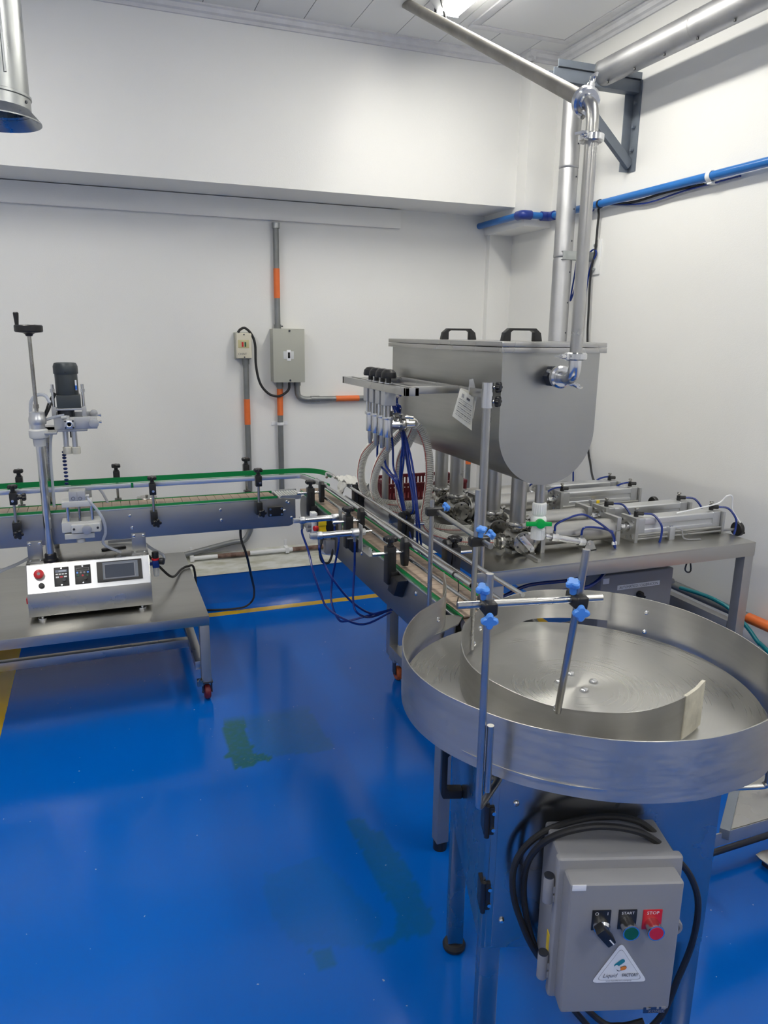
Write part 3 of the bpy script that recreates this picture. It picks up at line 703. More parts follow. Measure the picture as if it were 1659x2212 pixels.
part('drain_tube', MB().cyl((TXC+.008, yd, 1.03), (TXC+.008, yd, 1.125), .0175, n=20), 'tube_steel', t)
# drain valve
t = thing('drain_valve', (TXC+.008, yd, .91), 'white plastic ball valve with green lever hanging under the tank', 'valve')
o_ = V((TXC+.008, yd, 0))
part('body', MB().lathe([(.0, .91), (.0235, .912), (.0235, .948), (.021, .953), (.026, .962), (.028, .974), (.026, .988), (.021, .996), (.0235, 1.001), (.0235, 1.04), (.018, 1.042)], o_, n=28), 'pvc_white', t)
for i in range(20):
    a = 2*math.pi*i/20
    for z0_, z1_ in ((.914, .946), (1.003, 1.038)):
        d_ = V((math.cos(a), math.sin(a), 0))
        part('grip_rib', MB().bar(o_+d_*.0235+Z3*z0_, o_+d_*.0235+Z3*z1_, .003, .003, up=d_), 'pvc_white', t) if i in (0, 1, 2, 9, 10, 11, 12, 13, 14, 15, 16, 17, 18, 19) else None
hd = V((-.35, -.94, 0)).normalized(); tv = V((-hd.y, hd.x, 0)); hc = o_+Z3*.974+hd*.036
lv = part('lever', MB().cyl(o_+Z3*.974+hd*.02, hc+hd*.006, .0165, n=18).box(hc-tv*.006, (.088, .010, .015), Matrix((tv, hd, tv.cross(hd))).transposed()), 'green_valve', t, .002)

# ------------------------------------------------------------------ piston pumps
def pump(y0, idx, label):
    xa, xb_, xc_, xd = TXC, 1.468, 1.80, 1.885            # valve, cylinder plates, air cylinder plate
    xe_ = 2.345
    zc = .885; zx = .878
    t = thing('piston_pump', (xa, y0, TZ), label, 'pump', 'piston pumps on the filler table')
    vb = part('valve_body', MB().cyl((xa, y0-.045, zx), (xa, y0+.04, zx), .037, n=28).cyl((xa, y0-.053, zx), (xa, y0-.044, zx), .041, n=28), 'steel_cast', t, .002)
    for a in (90, 210, 330):
        part('screw', MB().cyl((xa+.029*math.cos(rad(a)), y0-.052, zx+.029*math.sin(rad(a))), (xa+.029*math.cos(rad(a)), y0-.0555, zx+.029*math.sin(rad(a))), .0035, n=8), 'dark_steel', vb)
    part('valve_foot', MB().box((xa, y0, TZ+.006), (.06, .05, .012)), 'steel', t, .001)
    cl = part('top_clamp', MB().lathe([(.028, -.011), (.040, -.011), (.043, -.006), (.043, .006), (.040, .011), (.028, .011)], (xa, y0, .935), Z3, 28, caps=False), 'steel_cast', t)
    part('clamp_bolt', MB().cyl((xa+.035, y0+.028, .935), (xa+.075, y0+.04, .945), .006, n=10).cyl((xa+.052, y0+.033, .939), (xa+.07, y0+.039, .944), .010, n=12), 'steel_cast', cl)
    part('neck', MB().cyl((xa, y0, .905), (xa, y0, .935), .024, n=20), 'steel_cast', t)
    cl = part('side_clamp', MB().lathe([(.030, -.010), (.050, -.010), (.053, -.005), (.053, .005), (.050, .010), (.030, .010)], (xa+.052, y0, zx), X3, 32, caps=False), 'steel_cast', t)
    part('clamp_bolt', MB().box((xa+.052, y0-.02, zx-.052), (.020, .022, .016)).cyl((xa+.052, y0-.012, zx-.058), (xa+.052, y0-.05, zx-.05), .005, n=10), 'steel_cast', cl)
    part('outlet', MB().cyl((xa-.03, y0-.005, zx), (xa-.085, y0-.005, zx-.002), .017, n=18).lathe([(.017, -.008), (.029, -.008), (.031, 0), (.029, .008), (.017, .008)], (xa-.07, y0-.005, zx-.001), X3, 24, caps=False), 'steel_cast', t)
    part('product_cylinder', MB().cyl((xa+.05, y0, zc), (xc_, y0, zc), .041, n=32), 'tube_steel', t)
    for x_ in (xb_, xc_):
        part('cylinder_plate', MB().bx((x_-.009, y0-.045, TZ), (x_+.009, y0+.045, zc-.001)).bx((x_-.009, y0-.045, zc+.0015), (x_+.009, y0+.045, zc+.052)), 'plate_alu', t, .001)
    part('piston_rod', MB().cyl((xc_, y0, zc), (xd, y0, zc), .010, n=16).cyl((xd-.045, y0, zc), (xd-.02, y0, zc), .015, n=6).cyl((xd-.012, y0, zc), (xd-.007, y0, zc), .020, n=18), 'chrome', t)
    pl = part('mount_plate', MB().bx((xd-.007, y0-.046, TZ), (xd+.007, y0+.046, zc+.042)), 'plate_alu', t, .001)
    for dy, dz in ((-.028, .024), (.028, .024), (-.028, -.03), (.028, -.03), (-.035, -.04), (.0, -.042)):
        part('screw', MB().cyl((xd-.006, y0+dy, zc+dz), (xd-.0125, y0+dy, zc+dz), .0055, n=10), 'chrome', pl)
    ac = part('air_cylinder', MB().prism([V((xd+.045, y0+a, zc+.002+b_)) for a, b_ in ((-.030, -.034), (.030, -.034), (.034, -.030), (.034, -.012), (.031, -.010), (.031, .008), (.034, .010), (.034, .030), (.028, .034), (-.028, .034), (-.034, .030), (-.034, .010), (-.031, .008), (-.031, -.010), (-.034, -.012), (-.034, -.030))], V((xe_-xd-.12, 0, 0))), 'aluminium', t, .002)
    for x_ in (xd+.028, xe_-.058):
        hd_ = part('cylinder_head', MB().bx((x_-.02, y0-.035, zc-.032), (x_+.02, y0+.035, zc+.037)), 'anodised', t, .005, 3)
        zf = zc+.036
        part('fitting', MB().cyl((x_, y0, zf), (x_, y0, zf+.022), .009, n=12).cyl((x_, y0-.003, zf+.014), (x_+.024, y0-.012, zf+.014), .008, n=10), 'black', hd_)
        part('flow_screw', MB().cyl((x_, y0, zf+.022), (x_, y0, zf+.036), .005, n=10).lathe([(.008, 0), (.009, .003), (.008, .006)], (x_, y0, zf+.030), Z3, 12), 'steel_cast', hd_)
    part('end_plate', MB().bx((xe_-.036, y0-.046, TZ), (xe_-.024, y0+.046, zc+.036)), 'plate_alu', t, .001)
    for dz in (-.027, -.043): part('guide_rod', MB().cyl((xd, y0-.038, zc+dz), (xe_+(.04 if dz == -.043 else -.03), y0-.038, zc+dz), .0055, n=12), 'tube_steel', t)
    xs_ = xd+.165
    sb = part('stroke_sensor', MB().bx((xs_-.012, y0-.055, zc-.055), (xs_+.014, y0-.030, zc-.004)), 'aluminium', t, .002)
    for dx in (-.005, .006): part('screw', MB().cyl((xs_+dx, y0-.045, zc-.005), (xs_+dx, y0-.045, zc+.001), .004, n=8), 'chrome', sb)
    hw = part('handwheel', MB().lathe([(.008, -.008), (.027, -.008), (.030, -.004), (.030, .009), (.027, .011), (.025, .006), (.008, .004)], (xe_+.055, y0-.038, zc-.043), X3, 28), 'black', t)
    if idx != 1: part('crank_handle', MB().cyl((xe_+.06, y0-.038+.002, zc-.063), (xe_+.095, y0-.038, zc-.063), .006, n=10), 'black', hw)
    return t
PL = ['piston pump nearest the front edge of the table with a blue and a white tube', 'second piston pump from the front table edge, half hidden behind the first',
      'third piston pump from the front table edge with yellow tag on its sensor', 'rearmost piston pump standing nearest the back wall']
for i, y_ in enumerate(PUMP_Y): pump(y_, i, PL[i])
solo('sensor_tag', MB().box((1.885+.19, 2.752-.05, .872), (.016, .006, .014)), 'yellow', 'tiny yellow tag on the third pump sensor', 'tag', bev=.001)
# small actuator beside the front pump
p0, p1 = YP(1140, 1152, 2.185), YP(1285, 1175, 2.185)
t = thing('valve_actuator', (p1.x, p1.y, TZ), 'small air cylinder turning the front pump valve, on a steel foot', 'actuator')
d_ = (p1-p0).normalized()
part('rod', MB().cyl(p0, p0+d_*.09, .005, n=12), 'chrome', t)
part('head', MB().cyl(p0+d_*.075, p0+d_*.10, .009, n=12).cyl(p0+d_*.10, p0+d_*.13, .016, n=8), 'aluminium', t, .002)
part('barrel', MB().cyl(p0+d_*.13, p0+d_*.225, .0125, n=20), 'chrome', t)
part('rear_block', MB().cyl(p0+d_*.222, p0+d_*.25, .016, n=8), 'aluminium', t, .002)
e_ = p0+d_*.265
part('foot_bracket', MB().prism([V((e_.x-.022, p1.y-.012, TZ)), V((e_.x+.035, p1.y-.012, TZ)), V((e_.x+.018, p1.y-.012, TZ+.034)), V((e_.x+.006, p1.y-.012, e_.z+.012)), V((e_.x-.006, p1.y-.012, e_.z+.010))], Y3*.003).bx((e_.x-.022, p1.y-.012, TZ), (e_.x+.035, p1.y+.02, TZ+.003)), 'plate_alu', t)
part('pivot', MB().cyl((e_.x, p1.y-.016, e_.z), (e_.x, p1.y+.01, e_.z), .006, n=10), 'chrome', t)
part('crank_arm', MB().bar((TXC-.022, 2.185, .905), (TXC+.028, 2.185, .852), .022, .010, up=Y3).cyl((TXC-.02, 2.178, .90), (TXC-.02, 2.20, .90), .009, n=10).cyl((TXC+.026, 2.178, .855), (TXC+.026, 2.20, .855), .009, n=10), 'chrome', t, .002)
fits = [p0+d_*.115+Z3*.012, p0+d_*.235+Z3*.012]
for f_ in fits: part('fitting', MB().cyl(f_, f_+Z3*.014, .006, n=10), 'steel_cast', t)
e2 = YP(1327, 1172, 2.17)
for i, (f_, mid) in enumerate(((fits[0], (1250, 1112)), (fits[1], (1292, 1140)))):
    mdp = YP(mid[0], mid[1], 2.18)
    solo('air_tube', MB().sweep(smooth([f_+Z3*.012, f_+Z3*.04+X3*.01, mdp+X3*(.0), mdp+V((.06, 0, -.018)), V((e2.x-.012, e2.y, e2.z+.035)), V((e2.x+.004*i, e2.y, TZ+.012)), V((e2.x+.006, e2.y, TZ))], 6), .0042, 8), 'blue_tube',
         ['blue air tube arching from the small actuator head to the table', 'short blue air tube from the rear of the small actuator'][i], 'tube')
solo('tube_tie', MB().box((e2.x, e2.y, TZ+.02), (.018, .008, .012)), 'label_white', 'white tie binding two blue tubes on the table', 'cable tie', bev=.001)
# blue tubes on the pump cylinders
xd, xe_ = 1.885, 2.345
k = 0
TL_ = ['front of the first pump', 'rear of the first pump', 'front of the second pump', 'rear of the second pump', 'front of the third pump', 'rear of the third pump', 'front of the rearmost pump', 'rear of the rearmost pump']
for i, y_ in enumerate(PUMP_Y):
    for j, x_ in enumerate((xd+.028, xe_-.058)):
        s_ = V((x_+.022, y_-.012, .935))
        if i < 2: pts = [s_, s_+V((.035, -.02, -.004)), s_+V((.055, -.045, -.04)), V((x_+.075, y_-.065, TZ+.03)), V((x_+.065, y_-.07, TZ))]
        else: pts = [s_, s_+V((-.04, .02, .002)), s_+V((-.075, .045, -.02)), V((x_-.075, y_+.062, TZ+.03)), V((x_-.08, y_+.064, TZ))]
        solo('air_tube', MB().sweep(smooth(pts, 6), .0042, 8), 'blue_tube', 'blue air tube on the '+TL_[k], 'tube'); k += 1
s_ = V((xe_-.036, 2.238, .95))
solo('white_tube', MB().sweep(smooth([V((2.1, 2.238, .925)), V((2.2, 2.235, .937)), s_, s_+V((.03, -.01, .03)), s_+V((.06, -.01, .025)), s_+V((.07, -.01, -.03)), V((2.40, 2.2, .87))], 6), .003, 8), 'label_white', 'thin white tube lying on the first pump and looping at its end', 'tube')
solo('sensor_wire', MB().sweep(smooth([V((2.066, 2.198, .875)), V((2.085, 2.185, .87)), V((2.09, 2.178, .842)), V((2.11, 2.168, TZ+.004)), V((2.16, 2.16, TZ+.003))], 6), .0028, 8), 'box_grey', 'thin grey wire dropping from the first pump sensor', 'wire')
hk = YP(1487, 1222, FY0+.02)
solo('wire_hook', MB().sweep(smooth([V((hk.x-.006, hk.y, TZ-.05)), V((hk.x-.014, hk.y, hk.z-.012)), V((hk.x, hk.y, hk.z-.026)), V((hk.x+.014, hk.y, hk.z-.02)), V((hk.x+.006, hk.y, TZ-.05))], 4), .003, 8), 'black', 'small black wire hook under the filler table edge', 'hook')

# ------------------------------------------------------------------ nozzle holder
BX, BZ = .945, 1.418
PX, PY0, PY1 = 1.15, 2.095, 2.99
t = thing('nozzle_holder', (PX, PY0, .70), 'stainless frame on two posts carrying the four filling nozzles', 'frame')
part('nozzle_bar', MB().bx((BX-.024, 2.225, BZ-.013), (BX-.010, 2.895, BZ+.013)).bx((BX+.010, 2.225, BZ-.013), (BX+.024, 2.895, BZ+.013)).bx((BX-.024, 2.225, BZ-.013), (BX+.024, 2.24, BZ+.013)).bx((BX-.024, 2.88, BZ-.013), (BX+.024, 2.895, BZ+.013)), 'steel', t, .001)
for y_ in (2.30, 2.83): part('arm', MB().bx((BX+.024, y_-.006, BZ-.012), (PX+.012, y_+.006, BZ+.013)), 'steel', t, .001)
part('rear_bar', MB().bx((PX-.004, PY0-.0, BZ-.013), (PX+.004, PY1, BZ+.013)), 'steel', t, .001)
for y_ in (PY0, PY1):
    po = part('post', MB().cyl((PX, y_, .70), (PX, y_, 1.44), .0145, n=20), 'tube_steel', t)
    part('sleeve', MB().cyl((PX, y_, 1.375), (PX, y_, 1.455), .0185, n=20), 'chrome', po)
    part('foot_clamp', MB().bx((PX-.02, y_-.02, .775), (FX0+.01, y_+.02, .825)), 'steel', po, .002)
for z in (1.44, 1.395):
    kb = part('star_knob', MB().star((PX+.030, PY0-.004, z), V((.55, -.8, 0)), .019, .014, 6), 'black', t)
    part('knob_stem', MB().cyl((PX, PY0, z), (PX+.032, PY0-.006, z), .0065, n=10), 'chrome', kb)
    part('knob_cap', MB().cyl(V((PX+.030, PY0-.004, z))+V((.55, -.8, 0)).normalized()*.0125, V((PX+.030, PY0-.004, z))+V((.55, -.8, 0)).normalized()*.0152, .008, n=16), 'dark_steel', kb)
# nozzles
NY = [2.438, 2.497, 2.561, 2.624]
NL = ['filling nozzle nearest the tank front, its hose clamp facing the tank', 'second filling nozzle from the tank front', 'third filling nozzle from the tank front', 'filling nozzle farthest from the tank front']
for i, y_ in enumerate(NY):
    t = thing('filling_nozzle', (BX, y_, 1.195), NL[i], 'nozzle', 'filling nozzles on the holder')
    o_ = V((BX, y_, 0))
    part('clamp_knob', MB().cyl(o_+Z3*1.43, o_+Z3*1.452, .009, n=14).lathe([(.010, 1.452), (.026, 1.450), (.0275, 1.456), (.025, 1.470), (.016, 1.479), (.006, 1.481)], o_, n=16), 'black', t, .001)
    part('washer', MB().cyl(o_+Z3*1.4305, o_+Z3*1.434, .016, n=20), 'chrome', t)
    part('air_cylinder', MB().box(o_+Z3*1.381, (.044, .040, .052)), 'anodised', t, .004, 3)
    part('guide_pin', MB().cyl(o_+V((-.014, 0, 1.305)), o_+V((-.014, 0, 1.357)), .004, n=10), 'chrome', t)
    part('rod', MB().cyl(o_+Z3*1.31, o_+Z3*1.357, .0085, n=14), 'tube_steel', t)
    part('collar', MB().cyl(o_+Z3*1.306, o_+Z3*1.316, .0215, n=20), 'chrome', t, .001)
    part('body', MB().cyl(o_+Z3*1.243, o_+Z3*1.307, .0165, n=22), 'chrome', t, .001)
    part('tip', MB().lathe([(.007, 1.195), (.0075, 1.20), (.0098, 1.215), (.0098, 1.245)], o_, n=16), 'tube_steel', t)
    po = part('side_port', MB().cyl(o_+V((.012, 0, 1.286)), o_+V((.05, 0, 1.286)), .012, n=16).cyl(o_+V((.06, 0, 1.286)), o_+V((.10, 0, 1.286)), .012, n=16), 'chrome', t)
    part('port_clamp', MB().lathe([(.012, -.008), (.024, -.008), (.026, 0), (.024, .008), (.012, .008)], o_+V((.055, 0, 1.286)), X3, 24, caps=False).box(o_+V((.055, -.01, 1.316)), (.016, .014, .014)).cyl(o_+V((.055, -.01, 1.316)), o_+V((.085, -.03, 1.312)), .005, n=8), 'steel_cast', po)
# clear spiral hoses from the nozzles to the pump outlets
def hose(pts, label):
    P = smooth(pts, 8); s0 = P[0]
    t = thing('clear_hose', P[-1], label, 'hose', 'clear spiral hoses')
    part('hose_wall', MB().sweep(P, .0155, 12), 'hose_clear', t)
    part('inner_tube', MB().sweep(P, .0105, 10), 'hose_inner', t)
    # spiral ribs
    L_ = 0; m_ = MB(); nxt = .004
    for a, b_ in zip(P, P[1:]):
        seg_ = (b_-a).length
        while L_+seg_ > nxt:
            p = a.lerp(b_, (nxt-L_)/seg_); x, y, d = frame(b_-a); n_ = 10; vs_ = []
            for h_, r_ in ((-.0013, .0156), (0, .0172), (.0013, .0156)):
                for k_ in range(n_): an = 2*math.pi*k_/n_; vs_.append(p+d*h_+x*r_*math.cos(an)+y*r_*math.sin(an))
            m_.add(vs_, [(q*n_+k_, q*n_+(k_+1) % n_, (q+1)*n_+(k_+1) % n_, (q+1)*n_+k_) for q in range(2) for k_ in range(n_)]); nxt += .0068
        L_ += seg_
    o_ = part('spiral_ribs', m_, 'hose_coil', t); o_['kind'] = 'stuff'
    x, y, d = frame(P[1]-P[0])
    part('colour_stripe', MB().sweep([p+V((-.0155, -.006, 0)) for p in P], .0016, 6), 'hose_red', t)
def vo(i): return V((TXC-.085, PUMP_Y[i]-.005, .876))
nb = [V((BX+.10, y_, 1.286)) for y_ in NY]
hose([nb[0], XP(893, 913, 1.07), XP(912, 935, 1.10), XP(925, 975, 1.12), XP(928, 1030, 1.13), XP(922, 1080, 1.135), XP(917, 1120, 1.14), XP(935, 1150, 1.16), XP(985, 1166, 1.2), XP(1030, 1170, 1.25), vo(0)], 'clear hose from the nozzle nearest the tank front, arching high over its loop')
hose([nb[1], nb[1]+V((.03, .0, -.02)), XP(866, 990, 1.07), XP(862, 1040, 1.07), XP(866, 1085, 1.09), XP(884, 1112, 1.12), XP(915, 1128, 1.18), XP(960, 1142, 1.25), vo(1)], 'clear hose hanging almost straight below the second nozzle')
hose([nb[2], nb[2]+V((.02, .01, -.03)), XP(832, 975, 1.0), XP(811, 1020, .99), XP(808, 1060, 1.02), XP(826, 1092, 1.06), XP(865, 1106, 1.12), XP(915, 1108, 1.2), vo(2)], 'clear hose from the third nozzle in a narrow inner loop')
hose([nb[3], nb[3]+V((.01, .02, -.03)), XP(800, 965, .99), XP(783, 995, .97), XP(780, 1035, .98), XP(792, 1067, 1.02), XP(830, 1086, 1.08), XP(880, 1090, 1.16), vo(3)], 'clear hose from the farthest nozzle in the widest loop')
# navy air tubes to the nozzles
tie = XP(862, 1047, 1.0)
low = [XP(a_, b_, 1.06) for a_, b_ in ((872, 1110), (880, 1150), (886, 1178), (890, 1190), (896, 1200), (902, 1178), (908, 1160))]
tops = [(NY[3], -.02, 1.36), (NY[3], .02, 1.40), (NY[2], -.02, 1.36), (NY[2], .02, 1.40), (NY[1], -.02, 1.36), (NY[1], .02, 1.40), (NY[0], .02, 1.36), (NY[0], .02, 1.40)]
NT = ['lower tube of the farthest nozzle', 'upper tube of the farthest nozzle', 'lower tube of the third nozzle', 'upper tube of the third nozzle', 'lower tube of the second nozzle', 'upper tube of the second nozzle', 'lower tube of the front nozzle', 'upper tube of the front nozzle']
mids = [[(815, 985), (835, 1020), (856, 1045)], [(830, 985), (843, 1020), (860, 1045)], [(848, 960), (850, 1010), (862, 1047)], [(868, 940), (866, 1000), (866, 1050)], [(868, 915), (872, 990), (868, 1060)], [(872, 930), (884, 1000), (898, 1090)], [(866, 905), (890, 1000), (903, 1110)], [(858, 870), (876, 980), (893, 1100)]]
for i, (y_, dx, z_) in enumerate(tops):
    s_ = V((BX+.022, y_-.005, z_))
    md = [XP(a_, b_, 1.0+.006*i) for a_, b_ in mids[i]]
    lo = low[i % 7]; e_ = V((1.10, lo.y+.01*i, .75))
    solo('air_tube', MB().sweep(smooth([s_, s_+V((.02, -.004, -.01))]+md+[lo, e_], 6), .0042, 8), 'blue_tube', 'navy air tube, '+NT[i], 'tube', 'navy air tubes of the nozzles')
solo('cable_tie', MB().lathe([(.012, -.003), (.0145, -.003), (.0145, .003), (.012, .003)], XP(861, 1047, 1.02), V((.3, -.1, 1)), 16, caps=False), 'black', 'black tie gathering the navy air tubes below the nozzles', 'cable tie')

# ------------------------------------------------------------------ paper tag hanging on the nozzle holder
pn = V((-.35, -.94, 0)).normalized(); pc = XP(1012, 880, PX-.006)
def pp(a_, b_): return PP(a_, b_, pc, pn)
t = thing('paper_tag', pp(1005, 930), 'creased white paper form hanging by clear tape from the holder bar', 'paper')
def sheet(quad, n_, wav, th=.0008):
    vs_ = []; a, b_, c_, d_ = [V(q) for q in quad]
    for i in range(n_+1):
        for j in range(n_+1):
            u_, v_ = i/n_, j/n_; p = (a*(1-u_)+b_*u_)*(1-v_)+(d_*(1-u_)+c_*u_)*v_
            vs_.append(p+pn*wav(u_, v_))
    f_ = [(i*(n_+1)+j, (i+1)*(n_+1)+j, (i+1)*(n_+1)+j+1, i*(n_+1)+j+1) for i in range(n_) for j in range(n_)]
    N_ = len(vs_); return MB().add(vs_+[p-pn*th for p in vs_], f_+[tuple(q+N_ for q in reversed(f)) for f in f_])
wv = lambda u_, v_: .006*math.sin(u_*3)+.003*math.sin(v_*4+u_*2)
part('back_sheet', sheet([pp(996, 838), pp(1032, 850), pp(1022, 905), pp(990, 880)], 6, lambda u_, v_: -.004), 'paper', t)
Q = [pp(994, 839), pp(1023, 858), pp(1019, 930), pp(977, 899)]
fs_ = part('front_sheet', sheet(Q, 8, wv), 'paper', t)
def qp(u_, v_): return (Q[0]*(1-u_)+Q[1]*u_)*(1-v_)+(Q[3]*(1-u_)+Q[2]*u_)*v_+pn*(wv(u_, v_)+.0012)
for k_, v_ in enumerate((.30, .36, .43, .50, .57, .64, .71, .78, .84)):
    random.seed(k_); u0 = .10
    m_ = MB()
    while u0 < .86:
        u1 = min(.9, u0+random.uniform(.05, .22)); h_ = .013 if k_ in (2, 4, 6) else .008
        m_.add([qp(u0, v_), qp(u1, v_), qp(u1, v_+h_*1.6), qp(u0, v_+h_*1.6)], [(0, 1, 2, 3)]); u0 = u1+.03
    part('printed_line', m_, 'ink_soft' if k_ % 2 else 'ink', fs_)
part('printed_mark', MB().add([qp(.2, .10), qp(.34, .10), qp(.34, .22), qp(.2, .22)], [(0, 1, 2, 3)]), 'ink_soft', fs_)
part('printed_mark', MB().add([qp(.52, .13), qp(.74, .13), qp(.74, .20), qp(.52, .20)], [(0, 1, 2, 3)]), 'ink', fs_)
part('tape', sheet([pp(1014, 820), pp(1022, 818), pp(1029, 846), pp(1012, 846)], 3, lambda u_, v_: .003*math.sin(v_*6)), 'plastic_film', t)

# ------------------------------------------------------------------ control box under the filler table
cy_ = 2.35
A, B_ = YP(1300, 1238, cy_), YP(1455, 1233, cy_); zt_ = (A.z+B_.z)/2
t = thing('control_box', (A.x, cy_, .30), 'dark grey control box with a black selector under the filler table', 'control box')
part('body', MB().bx((A.x+.01, cy_+.02, .31), (B_.x-.012, cy_+.17, zt_+.03)), 'box_grey', t, .006)
lid = part('lid', MB().bx((A.x, cy_, .30), (B_.x, cy_+.028, zt_)), 'box_grey', t, .006, 3)
part('mounting_rail', MB().bx((A.x+.04, cy_+.165, .28), (A.x+.08, cy_+.185, TZ-.006)).bx((B_.x-.09, cy_+.165, .28), (B_.x-.05, cy_+.185, TZ-.006)), 'dark_steel', t)
a, b_ = YP(1334, 1264, cy_), YP(1424, 1264, cy_); zm = (a.z+b_.z)/2
part('label_strip', MB().bx((a.x, cy_-.001, zm-.010), (b_.x, cy_+.001, zm+.010)), 'label_white', lid)
part('lettering', text_mb('AUTOMATICO / CALIBRACION', .0165, ((a.x+b_.x)/2, cy_-.0012, zm-.006), X3, Z3, align='CENTER', xscale=.86), 'ink', lid)
part('sticker', MB().bx((A.x+.01, cy_-.001, zt_-.035), (A.x+.04, cy_+.001, zt_-.012)), 'label_white', lid)
kn = YP(1380, 1283, cy_)
sw = part('selector', MB().cyl(kn, kn-Y3*.016, .015, n=20), 'black', lid, .001)
part('selector_lever', MB().box(kn-Y3*.020, (.034, .014, .011), Matrix.Rotation(rad(35), 3, 'Y')), 'black', sw, .002)
part('latch', MB().cyl((B_.x-.002, cy_+.02, kn.z+.03), (B_.x+.022, cy_+.02, kn.z+.03), .012, n=14), 'box_grey', t, .002)
# hoses and bundle below the table
for i in range(5):
    y_ = 2.18+.05*i; z_ = .64+.018*(i % 3)
    solo('air_tube', MB().sweep(smooth([V((1.12, y_+.1, .72-.02*i)), V((1.26, y_, z_)), V((1.45, y_+.03, z_+.03)), V((1.65, y_-.02, z_+.055)), V((1.80, y_+.08, z_+.09)), V((1.84, 2.42, .75))], 6), .007, 8), 'blue_tube', 'navy air hose slung below the filler table', 'hose', 'navy hoses under the filler table')
t = thing('air_tank', (1.50, 2.62, .165), 'steel air receiver lying on the lower frame under the filler table', 'air tank')
part('shell', MB().lathe([(.02, -.22), (.09, -.20), (.12, -.16), (.125, -.12), (.125, .12), (.12, .16), (.09, .20), (.02, .22)], (1.52, 2.62, .305), X3, 32), 'steel_cast', t)
for x_ in (1.42, 1.62): part('cradle', MB().bx((x_-.01, 2.54, .165), (x_+.01, 2.70, .20)), 'dark_steel', t)
part('cradle_beam', MB().bx((1.20, 2.58, .12), (2.335, 2.66, .165)), 'dark_steel', t)

# ------------------------------------------------------------------ red crate behind the pumps
cx0, cx1, cy0, cy1, cz0, cz1 = 1.205, 1.60, 3.09, 3.31, .83, .93
t = thing('crate', (cx0, cy0, cz0), 'dark red plastic crate with slotted sides behind the pumps', 'crate')
part('floor_panel', MB().bx((cx0, cy0, cz0), (cx1, cy1, cz0+.006)), 'red_dark', t)
part('rim', MB().bx((cx0-.006, cy0-.006, cz1-.016), (cx1+.006, cy0+.006, cz1)).bx((cx0-.006, cy1-.006, cz1-.016), (cx1+.006, cy1+.006, cz1)).bx((cx0-.006, cy0, cz1-.016), (cx0+.006, cy1, cz1)).bx((cx1-.006, cy0, cz1-.016), (cx1+.006, cy1, cz1)), 'red_dark', t, .002)
part('band', MB().bx((cx0, cy0-.002, cz0), (cx1, cy0+.003, cz0+.03)).bx((cx0, cy1-.003, cz0), (cx1, cy1+.002, cz0+.03)).bx((cx0-.002, cy0, cz0), (cx0+.003, cy1, cz0+.03)).bx((cx1-.003, cy0, cz0), (cx1+.002, cy1, cz0+.03)), 'red_dark', t)
nb_ = 22
for i in range(nb_+1):
    x_ = cx0+(cx1-cx0)*i/nb_
    for y_ in (cy0, cy1): part('slat', MB().bx((x_-.005, y_-.002, cz0+.028), (x_+.005, y_+.002, cz1-.014)), 'red_dark', t)
for i in range(1, 12):
    y_ = cy0+(cy1-cy0)*i/12
    for x_ in (cx0, cx1): part('slat', MB().bx((x_-.002, y_-.005, cz0+.028), (x_+.002, y_+.005, cz1-.014)), 'red_dark', t)
# ------------------------------------------------------------------ conveyors
BZT = .85                      # belt surface
PITCH_ = .0381
def slats(parent, base_name, axis, a0, a1, c0, c1):
    """belt slats between a0 and a1 along axis, width c0..c1"""
    n_ = int((a1-a0)/PITCH_); me = None; b = BASE[parent.name]
    for i in range(n_):
        p = a0+PITCH_*(i+.5); cc = (c0+c1)/2; wd = c1-c0
        if me is None:
            s_ = (PITCH_-.002, wd, .004) if axis == 'x' else (wd, PITCH_-.002, .004)
            me = mesh('slat', MB().box((0, 0, 0), s_), 'belt', (0, 0, 0))
        o = bpy.data.objects.new('slat', me); COL.objects.link(o); o.parent = parent
        o.location = V((p, cc, BZT-.002))-b if axis == 'x' else V((cc, p, BZT-.002))-b
def knob(t, p, ax=Z3, r=.022, nm='clamp_knob', lobes=6):
    x, y, d = frame(ax); p = V(p)
    return part(nm, MB().cyl(p, p+d*.022, .0085, n=12).cyl(p, p+d*.008, .012, n=14).star(p+d*.020, ax, r, .016, lobes), 'black', t)
# ---- conveyor 1, along the back wall
Y1 = 3.335
X1 = .745
t = thing('conveyor', (-.4, Y1, .70), 'tan slat conveyor with green guide rail passing the capping machine', 'conveyor')
C1 = t
sp = part('side_plate', MB().prism([V((x_, Y1, z_)) for x_, z_ in ((-1.3, .703), (.80, .703), (.815, .708), (.832, .73), (.832, .835), (.80, .838), (.775, .842), (-1.3, .842))], Y3*.005), 'steel_plate_grey', t, .001)
part('side_plate', MB().bx((-1.3, Y1+.138, .703), (.83, Y1+.143, .842)), 'steel_plate_grey', t, .001)
part('top_lip', MB().bx((-1.3, Y1-.003, .838), (.70, Y1+.012, .843)), 'aluminium', t, .001)
for y_ in (Y1+.008, Y1+.131): part('wear_strip', MB().bx((-1.3, y_-.0035, .842), (X1, y_+.0035, .853)), 'green', t, .001)
bl = part('belt', MB().bx((-1.3, Y1+.014, .836), (X1, Y1+.125, .8462-.0064)), 'belt_dark', t)
slats(bl, 'slat', 'x', -1.29, X1, Y1+.015, Y1+.124)
part('bed', MB().bx((-1.3, Y1+.005, .75), (.82, Y1+.138, .76)), 'steel_plate_grey', t)
for x_, z_ in ((.075, .807), (.082, .752), (.475, .806), (.478, .757), (.79, .825), (.80, .818), (.812, .745), (-.62, .80)):
    part('bolt', MB().lathe([(.0075, 0), (.007, .003), (.004, .005)], (x_, Y1, z_), -Y3, 12), 'chrome', sp)
